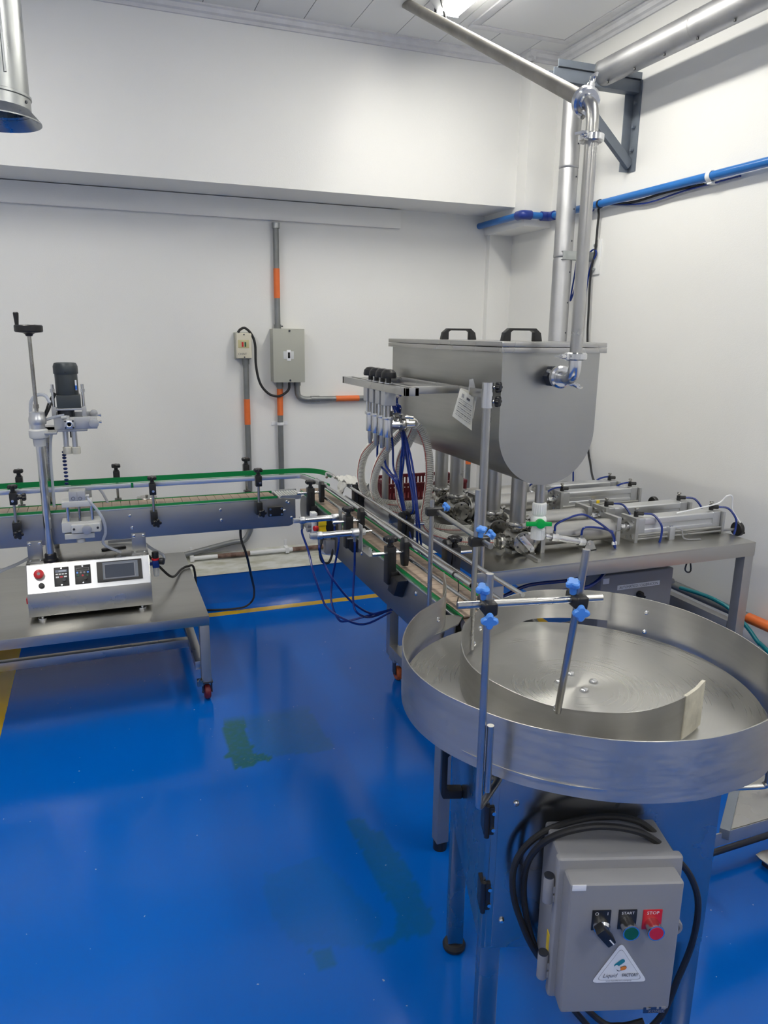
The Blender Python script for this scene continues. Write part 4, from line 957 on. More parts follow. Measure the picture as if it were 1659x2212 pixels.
# bearing block
bb = part('bearing_block', MB().box((.733, Y1-.008, .782), (.072, .016, .046)), 'black', t, .004)
for dx in (-.027, .027):
    for dz in (-.014, .014): part('screw', MB().cyl((.733+dx, Y1-.015, .782+dz), (.733+dx, Y1-.019, .782+dz), .0055, n=10), 'chrome', bb)
part('shaft_end', MB().cyl((.733+.03, Y1-.008, .784), (.733+.048, Y1-.008, .784), .004, n=10), 'chrome', bb)
# roller transfer
tr = part('transfer_frame', MB().prism([V((X1-.0, Y1+.004, .832)), V((X1+.02, Y1+.004, .853)), V((.862, Y1+.004, .853)), V((.862, Y1+.004, .832))], Y3*.006).prism([V((X1-.0, Y1+.128, .832)), V((X1+.02, Y1+.128, .856)), V((.868, Y1+.128, .856)), V((.868, Y1+.128, .832))], Y3*.006), 'aluminium', t)
for i in range(9):
    x_ = X1+.012+i*.0128
    part('roller', MB().cyl((x_, Y1+.01, .846), (x_, Y1+.128, .846), .0052, n=12), 'nylon', tr)
# rails
z0_, z1_ = .929, .949
gap = .095
for a, b_ in (((-1.3,), (gap-.004,)), ((gap+.006,), (.845,))):
    pts = [(a[0], Y1+.03), (b_[0], Y1+.03)]
    if b_[0] > .5: pts += [(.862, Y1+.024), (.874, Y1+.008), (.918, 3.10)]
    part('guide_rail', MB().strip(pts, z0_, z1_, .011), 'aluminium', t, .002)
part('rail_liner', MB().strip([(-1.3, Y1+.037), (.845, Y1+.037), (.868, Y1+.03), (.882, Y1+.01), (.928, 3.085)], z0_-.002, z1_+.001, .004), 'green', t)
cur = smooth([(.78, Y1+.138, 0), (.86, Y1+.137, 0), (.93, Y1+.12, 0), (.975, Y1+.075, 0), (.995, Y1+.01, 0), (1.0, 3.30, 0)], 6)
part('guide_rail', MB().strip([(-1.3, Y1+.142)]+[(p.x+.004, p.y+.006) for p in cur], .936, .95, .008), 'aluminium', t, .002)
part('rail_liner', MB().strip([(-1.3, Y1+.134)]+[(p.x, p.y) for p in cur], .934, .958, .005), 'green', t)
# posts
def post1(x_, zr, zk, yp, side=-1, extra=False):
    po = part('rail_post', MB().cyl((x_, yp, zr-.175), (x_, yp, zr+.015), .006, n=14), 'tube_steel', C1)
    part('clamp_block', MB().box((x_, yp, zr), (.029, .032, .05)), 'black', po, .003)
    part('foot_block', MB().bx((x_-.015, min(yp-.012, Y1 if side < 0 else Y1+.143), zr-.160), (x_+.015, max(yp+.012, Y1 if side < 0 else Y1+.143), zr-.102)), 'black', po, .003)
    part('cross_rod', MB().cyl((x_, yp+side*.045, zr-.002), (x_, Y1+.03 if side < 0 else Y1+.138, zr-.002), .0055, n=12), 'chrome', po)
    knob(po, (x_, yp, zr+.022), Z3)
    knob(po, (x_+.004, yp+side*.008, zr-.145), (.15, side, -.1), .021, 'star_knob', 5)
    if extra: knob(po, (x_+.012, yp, zr+.004), X3, .017, 'side_knob', 6)
post1(-.376, .925, 0, 3.295, extra=True); post1(.178, .930, 0, 3.30); post1(.649, .940, 0, 3.30)
post1(.035, .955, 0, 3.515, 1); post1(.632, .957, 0, 3.515, 1); post1(-.37, .952, 0, 3.515, 1)
# round index wheel behind the belt
iw = YP(316, 1074, 3.50)
part('star_wheel', MB().lathe([(.006, .012), (.006, .004), (.044, .003), (.046, 0), (.044, -.004), (.03, -.006), (.03, -.016), (.042, -.018), (.042, -.024), (.006, -.026)], (iw.x, 3.50, iw.z), Z3, 28).cyl((iw.x, 3.50, .76), (iw.x, 3.50, iw.z), .012, n=12), 'steel_cast', t)
# brackets down to the capping machine
for xa_ in (-.318, .107):
    br = part('machine_bracket', MB().bx((xa_-.030, Y1-.004, .640), (xa_+.030, Y1, .725)).bx((xa_-.034, Y1-.045, .640), (xa_+.034, Y1, .645)), 'steel_plate_grey', t, .001)
    for dx in (-.02, .02):
        part('bolt', MB().lathe([(.008, 0), (.007, .004), (.003, .006)], (xa_+dx, Y1-.004, .715), -Y3, 12), 'chrome', br)
        part('bolt', MB().lathe([(.006, 0), (.005, .003), (.003, .004)], (xa_+dx, Y1-.025, .645), Z3, 12), 'chrome', br)

C1.location = C1.location+V((.004, .04, -.0095)); Y1 = 3.375
# ---- conveyor 2, from the turntable past the filler
XA = .872; YE0, YE1 = 1.72, 3.43
t = thing('conveyor', (XA, 2.0, 0), 'tan slat conveyor with steel guide rails leading from the turntable under the nozzles', 'conveyor')
C2 = t
rnd = [V((XA, YE1-.07+.07*math.cos(rad(a)), .77+.07*math.sin(rad(a)))) for a in range(90, -91, -15)]
sp2 = part('side_plate', MB().prism([V((XA, YE0, .69)), V((XA, YE0, .842)), V((XA, YE1-.07, .842))]+[p for p in rnd[1:-1]]+[V((XA, YE1-.07, .69))], X3*.005), 'steel_plate_grey', t, .001)
part('side_plate', MB().bx((XA+.140, YE0, .69), (XA+.145, YE1, .842)), 'steel_plate_grey', t, .001)
part('top_lip', MB().bx((XA-.003, YE0, .838), (XA+.010, 3.2, .843)), 'aluminium', t, .001)
for x_ in (XA+.0085, XA+.1315): part('wear_strip', MB().bx((x_-.0028, YE0-.03, .842), (x_+.0028, YE1, .8515)), 'green', t, .001)
bl = part('belt', MB().bx((XA+.014, YE0-.03, .836), (XA+.126, YE1+.06, .840)).cyl((XA+.014, YE0-.03, .822), (XA+.126, YE0-.03, .822), .018, n=16), 'belt_dark', t)
slats(bl, 'slat', 'y', YE0-.03, YE1+.06, XA+.015, XA+.125)
part('bed', MB().bx((XA+.005, YE0, .72), (XA+.14, YE1, .73)), 'steel_plate_grey', t)
for y_, z_ in ((1.985, .818), (2.50, .80), (3.16, .80), (3.26, .79), (3.20, .735), (3.12, .755)):
    part('bolt', MB().lathe([(.0085, 0), (.008, .003), (.004, .006)], (XA, y_, z_), -X3, 12), 'chrome', sp2)
part('leg', MB().bx((XA+.02, 1.82, .03), (XA+.06, 1.86, .70)), 'leg_steel', t, .002)
part('leg', MB().bx((XA+.09, 1.82, .03), (XA+.13, 1.86, .70)), 'leg_steel', t, .002)
part('leg_foot', MB().cyl((XA+.04, 1.84, 0), (XA+.04, 1.84, .03), .022, n=16).cyl((XA+.11, 1.84, 0), (XA+.11, 1.84, .03), .022, n=16), 'black', t)
RXL, RXR = .91, 1.0
def rail(pts, r=.0065): part('guide_rail', MB().sweep(pts, r, 12), 'chrome', C2)
part('guide_rail', MB().lathe([(.0001, .08), (.0055, .08), (.0055, 0), (.0075, 0), (.0075, 1.56), (.0001, 1.56)], (RXL, 1.70, .933), V((0, 1.56, .004)), 16, caps=False), 'chrome', C2)   # open tube end
rail([V((RXL, 3.16, .879)), V((RXL, 1.64, .882))], .006)
rail(smooth([V((RXR-.02, 3.33, .93)), V((RXR-.012, 3.36, .945)), V((RXR, 3.31, .945)), V((RXR, 3.2, .94))], 5)+[V((RXR, 1.58, .937))], .0065)
rail([V((RXR, 3.1, .884)), V((RXR, 1.62, .884))], .006)
zt = part('cable_tie', MB().lathe([(.0076, -.002), (.0095, -.002), (.0095, .002), (.0076, .002)], (RXL, 1.80, .933), Y3, 16, caps=False), 'black', C2)
part('tie_tail', MB().sweep(smooth([V((RXL+.008, 1.80, .93)), V((RXL+.012, 1.80, .90)), V((RXL+.010, 1.795, .865)), V((RXL+.004, 1.79, .852))], 4), .0016, 6), 'black', zt)
def post2(y_, xp, s_, big=False):
    col = MB().box((xp, y_, .865), (.031, .036, .125))
    fx = XA if s_ < 0 else XA+.145
    col.prism([V((fx+s_*.002, y_-.022, .845)), V((fx+s_*.03, y_-.022, .845)), V((fx+s_*.03, y_-.022, .80)), V((fx+s_*.016, y_-.022, .77 if big else .785)), V((fx, y_-.022, .77 if big else .785))], Y3*.05)
    if big: col.prism([V((fx, y_-.10, .84)), V((fx+s_*.032, y_-.085, .835)), V((fx+s_*.032, y_-.05, .775)), V((fx, y_-.05, .765))], Y3*.06)
    po = part('rail_post', col, 'black', C2, .003)
    part('slot', MB().box((xp, y_-.0185, .898), (.011, .002, .028)), 'black', po)
    part('cross_rod', MB().cyl((xp+s_*.062, y_, .905), (RXL-.012 if s_ < 0 else RXR+.012, y_, .905), .006, n=12), 'chrome', po)
    knob(po, (xp, y_, .925), Z3, .0245)
    xr = RXL-.016 if s_ < 0 else RXR+.016
    part('rail_paddle', MB().prism([V((xr-.007, y_+a, .908+b_)) for a, b_ in ((-.012, -.05), (.012, -.05), (.021, -.022), (.022, .022), (.017, .039), (.005, .046), (-.009, .046), (-.018, .034), (-.020, -.015))], X3*.019), 'black', po, .003)
for y_ in (3.13, 2.585, 2.145): post2(y_, .845, -1, y_ < 2.2)
for y_ in (3.02, 2.47, 2.08): post2(y_, 1.046, 1)
# stop cylinders
def stop_cyl(pxm, pya, pxl, pxr, label, ya=.835):
    mp = XP(pxm, pya, ya); y_, z_ = mp.y, mp.z
    xl = YP(pxl[0], pxl[1], y_).x; xr = YP(pxr[0], pxr[1], y_).x
    t = thing('stop_cylinder', (mp.x, y_, .84), label, 'air cylinder')
    part('barrel', MB().cyl((xl+.035, y_, z_), (ya-.02, y_, z_), .0115, n=24), 'chrome', t)
    part('rear_cap', MB().cyl((xl+.02, y_, z_), (xl+.04, y_, z_), .014, n=20).box((xl+.008, y_, z_), (.026, .018, .018)), 'aluminium', t, .003)
    part('front_cap', MB().cyl((ya-.035, y_, z_), (ya-.008, y_, z_), .015, n=20), 'aluminium', t, .002)
    part('nut', MB().cyl((ya+.004, y_, z_), (ya+.016, y_, z_), .013, n=6), 'nylon', t)
    part('rod', MB().cyl((ya, y_, z_), (xr, y_, z_), .0045, n=12), 'chrome', t)
    part('mount_plate', MB().bx((ya-.002, y_-.018, .842), (ya+.002, y_+.018, z_+.028)).bx((ya-.002, y_-.10, .842), (XA+.004, y_+.018, .8455)), 'plate_alu', t, .001)
    for dy in (-.03, -.045): part('bolt', MB().cyl((XA-.012, y_+dy, .8455), (XA-.012, y_+dy, .855), .006, n=6), 'chrome', t)
    for x_ in (xl+.03, ya-.022): part('fitting', MB().cyl((x_, y_, z_-.012), (x_, y_, z_-.034), .006, n=10), 'steel_cast', t)
    return V((xl+.03, y_, z_-.034)), V((ya-.022, y_, z_-.034))
fa, fb = stop_cyl(735, 1117, (636, 1129), (748, 1114), 'slim steel air cylinder on the conveyor side, the one beside the white relay box')
fc, fd = stop_cyl(779, 1149, (672, 1158), (803, 1145), 'slim steel air cylinder on the conveyor side, the one nearer the turntable')
def dn(pts, xs_): return [XP(a_, b_, x_) for (a_, b_), x_ in zip(pts, xs_)]
tubes = [(fa, [(666, 1190), (677, 1237), (692, 1280), (707, 1313), (747, 1339), (790, 1348), (845, 1322)], [.70, .70, .72, .74, .80, .88, 1.0]),
         (fb, [(732, 1170), (718, 1250), (716, 1300), (730, 1336), (748, 1342), (805, 1327), (850, 1315)], [.80, .79, .78, .79, .82, .92, 1.02]),
         (fc, [(698, 1212), (718, 1250), (760, 1300), (805, 1326), (850, 1316)], [.72, .74, .82, .92, 1.02]),
         (fd, [(766, 1220), (763, 1300), (776, 1327), (805, 1332), (852, 1312)], [.82, .81, .83, .92, 1.03])]
TLB = ['rear fitting of the cylinder beside the relay box', 'front fitting of the cylinder beside the relay box', 'rear fitting of the cylinder nearer the turntable', 'front fitting of the cylinder nearer the turntable']
for (s_, P, xs_), lb in zip(tubes, TLB):
    solo('air_tube', MB().sweep(smooth([s_+Z3*.004, s_-Z3*.02]+dn(P, xs_), 6), .0042, 8), 'blue_tube', 'blue air tube hanging from the '+lb, 'tube')
# relay box with yellow cover
xw = .80
def rx(a_, b_): return XP(a_, b_, xw)
A = rx(676, 1105); B_ = rx(694, 1180); y_ = A.y
t = thing('relay_box', (xw, y_, B_.z), 'white and black relay box with yellow cover on the conveyor side', 'switch')
zt_, zb_ = A.z+.0, B_.z
part('white_case', MB().bx((xw-.012, y_-.03, zb_), (xw+.012, y_+.012, zt_)), 'white_plastic', t, .004)
part('black_body', MB().bx((xw+.006, y_-.075, zb_+.02), (XA, y_-.028, zt_-.01)), 'black', t, .004)
ym = y_-.075
part('yellow_cover', MB().bx((xw+.002, ym-.014, zb_+.035), (xw+.034, ym+.004, zb_+.058)).bx((xw+.002, ym-.014, zb_+.076), (xw+.034, ym+.004, zb_+.10)).bx((xw+.002, ym-.006, zb_+.035), (xw+.034, ym+.004, zb_+.10)), 'yellow', t, .003)
part('red_button', MB().cyl((xw-.004, ym-.004, zb_+.066), (xw-.018, ym-.010, zb_+.066), .011, n=16), 'red', t, .001)
for z in (zb_+.045, zb_+.065): part('gland', MB().cyl((xw-.012, y_-.01, z), (xw-.03, y_-.012, z), .011, n=14), 'box_grey', t)
part('grey_motor', MB().bx((xw+.03, ym-.01, zb_-.05), (xw+.072, ym+.03, zb_+.01)).cyl((xw+.05, ym+.01, zb_), (xw+.05, ym+.01, zb_+.03), .012, n=14), 'box_grey', t, .006)
pts = [V((xw+.02, ym, zb_+.02)), V((xw+.005, ym-.01, zb_-.03)), V((xw+.012, ym-.015, zb_-.075)), V((xw+.04, ym-.015, zb_-.085)), V((xw+.058, ym-.01, zb_-.05)), V((xw+.06, ym, zb_-.01))]
solo('relay_cable', MB().sweep(smooth(pts, 6), .0055, 8), 'rubber', 'black cable looping under the relay box', 'cable')
pts = [V((xw+.035, y_, zb_-.01)), V((xw+.03, y_, zb_-.05)), V((xw+.05, y_, zb_-.07)), V((xw+.10, y_, zb_-.075)), V((xw+.16, y_+.02, zb_-.05))]
solo('relay_cable', MB().sweep(smooth(pts, 6), .006, 8), 'label_white', 'pale cable looping behind the relay box under the conveyor', 'cable')
# black cable hanging below conveyor 1
pts = [YP(a_, b_, 3.40) for a_, b_ in ((519, 1135), (521, 1165), (533, 1200), (541, 1240), (549, 1280), (543, 1300))]+[ZP(530, 1310, .02), ZP(505, 1315, .012), ZP(470, 1317, .008), ZP(430, 1318, .008)]
pts[5] = ZP(546, 1296, .06)
pts[3] = YP(543, 1245, 3.62); pts[4] = YP(549, 1275, 3.85)
pts[4].z = max(pts[4].z, .14)
solo('floor_cable', MB().sweep(smooth(pts, 6), .006, 8), 'rubber', 'black cable hanging from the capper conveyor to the floor', 'cable')
# rags on the far guide rail
def cloth_mb(quad, n_, amp, seed, th=.003, nrm=V((1, -.5, .3))):
    a, b_, c_, d_ = [V(q) for q in quad]; vs_ = []; nn = nrm.normalized()
    for i in range(n_+1):
        for j in range(n_+1):
            u_, v_ = i/n_, j/n_; p = (a*(1-u_)+b_*u_)*(1-v_)+(d_*(1-u_)+c_*u_)*v_
            q = noise.noise(V((u_*4, v_*3, seed)))*amp+noise.noise(V((u_*11, v_*8, seed+5)))*amp*.4
            e = noise.noise(V((u_*7, v_*7, seed+9)))*amp*.5
            vs_.append(p+nn*q+Z3*e)
    f_ = [(i*(n_+1)+j, (i+1)*(n_+1)+j, (i+1)*(n_+1)+j+1, i*(n_+1)+j+1) for i in range(n_) for j in range(n_)]
    N_ = len(vs_); return MB().add(vs_+[p-nn*th for p in vs_], f_+[tuple(q+N_ for q in reversed(f)) for f in f_])
zr_ = .95
Q = [V((.985, 3.24, zr_+.006)), V((1.06, 3.22, zr_+.004)), V((1.075, 2.98, zr_+.002)), V((.985, 3.04, zr_+.004))]
t = thing('rag', (1.03, 3.1, .9), 'white cotton rag draped over the far guide rail', 'rag')
part('draped_top', cloth_mb(Q, 16, .020, 1, nrm=V((0, 0, 1))), 'cloth', t, ang=80)
part('hanging_fold', cloth_mb([V((.985, 3.04, zr_+.004)), V((.992, 3.16, zr_+.004)), V((.975, 3.14, .90)), V((.968, 3.06, .895))], 10, .014, 3), 'cloth', t, ang=80)
part('hanging_fold', cloth_mb([V((1.075, 2.98, zr_)), V((1.06, 3.22, zr_)), V((1.085, 3.18, .885)), V((1.095, 3.02, .875))], 10, .014, 5), 'cloth', t, ang=80)
t = thing('plastic_bag', (1.07, 2.9, .78), 'crumpled clear plastic bag hanging behind the guide rail', 'bag')
part('film', cloth_mb([XP(772, 1070, 1.06), XP(842, 1092, 1.06), XP(838, 1160, 1.065), XP(783, 1140, 1.065)], 12, .016, 8), 'plastic_film', t, ang=80)
# ------------------------------------------------------------------ capping bench
KX0, KX1, KY0, KY1, KZ = -1.25, .370, 3.075, 4.09, .40
t = thing('capping_bench', (KX1, KY0, 0), 'low stainless steel bench on red castors under the capping machine', 'bench')
part('top', MB().bx((KX0, KY0, KZ-.045), (KX1, KY1, KZ)), 'steel_table', t, .003)
for x_, y_ in ((KX1-.022, KY0+.022), (KX1-.022, KY1-.03), (KX0+.03, KY0+.022), (KX0+.03, KY1-.03)):
    part('leg', MB().bx((x_-.021, y_-.021, .085), (x_+.021, y_+.021, KZ-.045)), 'leg_steel', t, .003)
    caster(t, x_+.002, y_, .088, 'wheel_red')
for x_ in (KX1-.045, KX0+.03): part('side_stretcher', MB().bx((x_-.02, KY0+.04, .135), (x_+.02, KY1-.05, .175)), 'steel', t, .002)
yc_ = ZP(300, 1400, .15).y
part('cross_stretcher', MB().bx((KX0+.04, yc_-.02, .13), (KX1-.06, yc_+.02, .17)), 'steel', t, .002)
part('castor_brake', MB().bx((KX1-.065, KY0-.01, .075), (KX1-.04, KY0+.015, .105)).cyl((KX1-.055, KY0-.012, .095), (KX1-.055, KY0-.012, .115), .004, n=8), 'steel_cast', t, .002)

# ------------------------------------------------------------------ capping machine
HX0, HX1, HY = -.350, .148, 3.24
t = thing('capping_machine', ((HX0+HX1)/2, HY, KZ), 'capping machine with sloping control panel, chrome column and motor head', 'machine')
CM = t
hs = part('housing', MB().prism([V((HX0, y_, z_)) for y_, z_ in ((HY, .42), (HY, .519), (HY+.066, .632), (HY+.42, .632), (HY+.42, .42))], V((HX1-HX0, 0, 0))), 'steel', t, .002)
for x_, y_ in ((HX0+.05, HY+.012), (HX1-.045, HY+.012), (HX0+.05, HY+.38), (HX1-.045, HY+.38)):
    part('levelling_foot', MB().cyl((x_, y_, KZ), (x_, y_, KZ+.010), .017, n=20).cyl((x_, y_, KZ+.010), (x_, y_, .422), .006, n=10), 'chrome', t, .002)
part('rocker_switch', MB().bx((HX0-.008, HY+.03, .47), (HX0, HY+.055, .495)), 'red', t, .002)
# panel plane
P0 = V((HX0, HY, .519)); UV = V((0, .066, .113)).normalized(); NV = X3.cross(UV).normalized()
def ps(a_, b_): q = PP(a_, b_, P0, NV)-P0; return q.x, q.dot(UV)
def pt(u_, v_, h_=0): return P0+X3*u_+UV*v_+NV*h_
RM = Matrix((X3, UV, NV)).transposed()
def pbox(u0, v0, u1, v1, h0, h1): return MB().box(pt((u0+u1)/2, (v0+v1)/2, (h0+h1)/2), (abs(u1-u0), abs(v1-v0), abs(h1-h0)), RM)
pf = part('panel_face', pbox(.004, .004, HX1-HX0-.004, .127, -.002, .0006), 'aluminium', t)
u_, v_ = ps(85, 1243)
es = part('emergency_stop', MB().cyl(pt(u_, v_), pt(u_, v_, .004), .021, n=24), 'nylon_warm', t)
part('stop_stem', MB().cyl(pt(u_, v_), pt(u_, v_, .018), .012, n=20), 'red', es)
part('mushroom', MB().lathe([(.012, .014), (.019, .017), (.0205, .022), (.019, .029), (.012, .032), (.005, .032)], pt(u_, v_), NV, 26), 'red', es)
part('stop_dot', MB().cyl(pt(u_, v_, .0315), pt(u_, v_, .0328), .006, n=14), 'box_grey', es)
u_, v_ = ps(90, 1266)
part('selector', MB().cyl(pt(u_, v_), pt(u_, v_, .006), .012, n=20).cyl(pt(u_, v_, .006), pt(u_, v_, .018), .010, n=18), 'black', t, .001)
def module(px0, py0, px1, py1, nm, pad=0):
    u0, v0 = ps(px0, py1); u1, v1 = ps(px1, py0); return part(nm, pbox(u0, v0, u1, v1, -.001, .005+pad), 'black', t, .002), u0, v0, u1, v1
m1, u0, v0, u1, v1 = module(118, 1224, 148, 1268, 'speed_display')
def mb_(u, v, w_, h_, h0=.0048, h1=.0062): U = u1-u0; W_ = v1-v0; return pbox(u0+u*U, v0+v*W_, u0+(u+w_)*U, v0+(v+h_)*W_, h0, h1)
part('lcd', mb_(.10, .72, .8, .13), 'lcd', m1); part('lcd_digits', mb_(.32, .745, .5, .08, .006, .0064), 'lcd_light', m1)
for i in range(4): part('key', mb_(.12+.20*i, .60, .15, .055), 'label_white', m1)
for i in range(3): part('key', mb_(.12+.27*i, .44, .2, .075), 'push_red' if i == 1 else 'label_white', m1)
for v_ in (.93, .06): part('screw', MB().cyl(pt(u0+.5*(u1-u0), v0+v_*(v1-v0), .004), pt(u0+.5*(u1-u0), v0+v_*(v1-v0), .0065), .0035, n=10), 'chrome', m1)
part('dial', MB().cyl(pt(u0+.68*(u1-u0), v0+.28*(v1-v0), .004), pt(u0+.68*(u1-u0), v0+.28*(v1-v0), .018), .006, n=14), 'dark_steel', m1)
m2, u0, v0, u1, v1 = module(163, 1219, 195, 1263, 'speed_display')
part('lcd_frame', mb_(.10, .70, .8, .14), 'box_grey', m2); part('lcd', mb_(.12, .715, .76, .11, .006, .0066), 'black', m2)
for i in range(4): part('key', MB().cyl(pt(u0+(.16+.22*i)*(u1-u0), v0+.60*(v1-v0), .004), pt(u0+(.16+.22*i)*(u1-u0), v0+.60*(v1-v0), .0065), .0042, n=12), 'blue_knob' if i in (0, 3) else 'box_grey', m2)
for i, c_ in enumerate(('push_green', 'push_red', 'push_green')): part('key', MB().cyl(pt(u0+(.2+.29*i)*(u1-u0), v0+.44*(v1-v0), .004), pt(u0+(.2+.29*i)*(u1-u0), v0+.44*(v1-v0), .0065), .0042, n=12), c_, m2)
for v_ in (.93, .06): part('screw', MB().cyl(pt(u0+.5*(u1-u0), v0+v_*(v1-v0), .004), pt(u0+.5*(u1-u0), v0+v_*(v1-v0), .0065), .0035, n=10), 'chrome', m2)
part('dial', MB().cyl(pt(u0+.68*(u1-u0), v0+.26*(v1-v0), .004), pt(u0+.68*(u1-u0), v0+.26*(v1-v0), .018), .007, n=14), 'black', m2)
m3, u0, v0, u1, v1 = module(211, 1207, 305, 1259, 'touch_screen', .006)
part('film', mb_(.13, .1, .78, .84, .0105, .0114), 'screen_film', m3)
part('screen_border', mb_(.16, .14, .68, .70, .0112, .0116), 'box_grey', m3)
part('screen', mb_(.175, .16, .65, .66, .0114, .0119), 'screen', m3)
# columns
yk = 3.335; cb = YP(110, 1207, yk)
def K(a_, b_, dy=0): return YP(a_, b_, yk+dy)
cxk = cb.x; zct = K(84, 945).z
part('column_base', MB().lathe([(.030, .632), (.030, .642), (.024, .646), (.024, .664), (.020, .668)], (cxk, yk, 0), Z3, 24), 'black', t)
part('column', MB().cyl((cxk, yk, .64), (cxk, yk, zct), .0165, n=28), 'chrome', t)
part('rear_column', MB().cyl((cxk+.014, Y1+.17, .632), (cxk+.014, Y1+.17, zct), .0125, n=22), 'steel_cast', t)
z_ = zct
part('lower_collar', MB().lathe([(.023, z_-.035), (.025, z_-.005), (.036, z_), (.038, z_+.012), (.037, z_+.03), (.031, z_+.036)], (cxk, yk, 0), Z3, 28), 'nylon', t)
part('upper_collar', MB().lathe([(.027, z_+.036), (.027, z_+.055), (.033, z_+.056), (.035, z_+.072), (.033, z_+.082), (.030, z_+.09), (.030, z_+.104), (.024, z_+.106)], (cxk, yk, 0), Z3, 28), 'aluminium', t)
zs0, zs1 = z_+.10, K(61, 724).z
part('lead_screw', MB().cyl((cxk, yk, zs0), (cxk, yk, zs1), .0075, n=16).cyl((cxk, yk, zs0+.02), (cxk, yk, zs0+.036), .012, n=6), 'steel_cast', t)
hw = part('handwheel', MB().lathe([(.012, zs1-.004), (.016, zs1+.004), (.022, zs1+.008), (.050, zs1+.012), (.053, zs1+.016), (.053, zs1+.036), (.050, zs1+.040), (.042, zs1+.032), (.012, zs1+.030)], (cxk, yk, 0), Z3, 32), 'black', t)
part('crank_handle', MB().lathe([(.006, zs1+.03), (.007, zs1+.04), (.010, zs1+.075), (.0105, zs1+.085), (.008, zs1+.088)], (cxk-.040, yk-.01, 0), Z3, 16), 'black', hw)
part('wheel_wrap', cloth_mb([V((cxk-.03, yk-.03, zs1+.036)), V((cxk+.035, yk-.03, zs1+.036)), V((cxk+.035, yk+.035, zs1+.038)), V((cxk-.03, yk+.035, zs1+.038))], 8, .010, 2, nrm=V((0, 0, 1))), 'plastic_film', hw, ang=80)
# head
yh = Y1+.07
def Hd(a_, b_, dy=0): return YP(a_, b_, yh+dy)
zb0, zb1 = Hd(150, 924).z, Hd(150, 898).z
xa_, xb_ = Hd(118, 910).x, Hd(212, 910).x
part('head_plate', MB().bx((cxk-.01, yh-.055, zb0-.010), (xb_-.045, yh+.05, zb0)).bx((cxk-.02, min(yk, yh)-.03, zb0-.010), (cxk+.07, Y1+.19, zb0)), 'plate_alu', t, .002)
hb = part('head_block', MB().bx((xa_, yh-.06, zb0), (xb_-.004, yh-.035, zb1)).bx((xa_, yh+.03, zb0+.012), (xb_-.004, yh+.05, zb1+.012)).bx((xa_+.01, yh-.035, zb0), (xb_-.03, yh+.03, zb0+.015)), 'anodised', t, .003)
q = Hd(203, 910); part('adjust_knob', MB().cyl((q.x, yh-.06, q.z), (q.x, yh-.085, q.z), .020, n=28), 'anodised', hb, .002)
q2 = Hd(203, 890, .09); part('adjust_knob', MB().cyl((q2.x, yh+.05, q2.z), (q2.x, yh+.02, q2.z), .016, n=24), 'anodised', hb, .002)
for zz_ in (q.z+.002, q2.z): part('thumb_screw', MB().cyl((xb_-.006, yh-.05, zz_), (xb_+.012, yh-.05, zz_), .004, n=10).cyl((xb_+.009, yh-.05, zz_), (xb_+.014, yh-.05, zz_), .006, n=12), 'chrome', hb)
q = Hd(151, 912); cyq = part('clamp_cylinder', MB().box((q.x, yh-.072, q.z), (.042, .024, .040)), 'anodised', hb, .004)
part('port_ring', MB().lathe([(.004, .012), (.008, .012), (.011, .0135), (.016, .012), (.016, 0)], (q.x, yh-.072, q.z), -Y3, 22), 'aluminium', cyq)
for dx in (-.015, .015):
    for dz in (-.014, .014): part('screw', MB().cyl((q.x+dx, yh-.083, q.z+dz), (q.x+dx, yh-.0862, q.z+dz), .004, n=8), 'dark_steel', cyq)
part('push_fitting', MB().cyl((q.x-.005, yh-.07, q.z+.02), (q.x-.005, yh-.07, q.z+.035), .008, n=12).cyl((q.x-.005, yh-.07, q.z+.030), (q.x-.03, yh-.072, q.z+.028), .007, n=12), 'nylon', cyq)
# motor
zm0, zm1, zg = Hd(147, 880).z, Hd(141, 784).z, Hd(147, 852).z
xm = Hd(144, 830).x; mw = (Hd(169, 830).x-Hd(116, 830).x)/2
mo = part('motor', MB().cyl((xm, yh, zg), (xm, yh, zm1-.03), mw*.94, n=32), 'motor_grey', t, .002)
part('motor_cover', MB().lathe([(mw, zm1-.045), (mw*1.02, zm1-.043), (mw*1.02, zm1-.014), (mw*.96, zm1-.006), (mw*.9, zm1), (mw*.7, zm1+.002), (mw*.3, zm1+.002)], (xm, yh, 0), Z3, 28), 'motor_grey', mo)
part('gearbox', MB().box((xm+.003, yh, (zm0+zg)/2), (mw*1.95, mw*1.9, zg-zm0)), 'motor_grey', mo, .004)
part('motor_plate', MB().box((xm+.003, yh, zm0-.004), (mw*2.15, mw*2.1, .008)), 'anodised', mo, .001)
part('motor_label', MB().bx((xm+mw*.70, yh-mw*.72, zg+.02), (xm+mw*.84, yh-mw*.60, zg+.062)), 'label_white', mo)
part('motor_label', MB().bx((xm+mw*.70, yh-mw*.735, zg+.022), (xm+mw*.84, yh-mw*.62, zg+.04)), 'blue_label', mo)
part('motor_screw', MB().cyl((xm, yh-mw*.98, zm1-.036), (xm, yh-mw*1.06, zm1-.036), .003, n=8), 'black', mo)
for dx in (-mw*1.18, mw*1.28):
    sd = part('guide_stud', MB().cyl((xm+dx, yh-.03, zb1-.01), (xm+dx, yh-.03, zg+.045), .006, n=14), 'chrome', t)
    part('stud_nut', MB().cyl((xm+dx, yh-.03, zg+.012), (xm+dx, yh-.03, zg+.026), .010, n=6), 'aluminium', sd)
    part('stud_block', MB().box((xm+dx, yh-.03, (zb1+zm0)/2), (.018, .03, zm0-zb1+.012)), 'plate_alu', sd, .001)
part('drive_gear', MB().cyl((xm-.012, yh-.01, zb1-.012), (xm-.012, yh-.01, zm0-.008), .034, n=24), 'dark_steel', t)
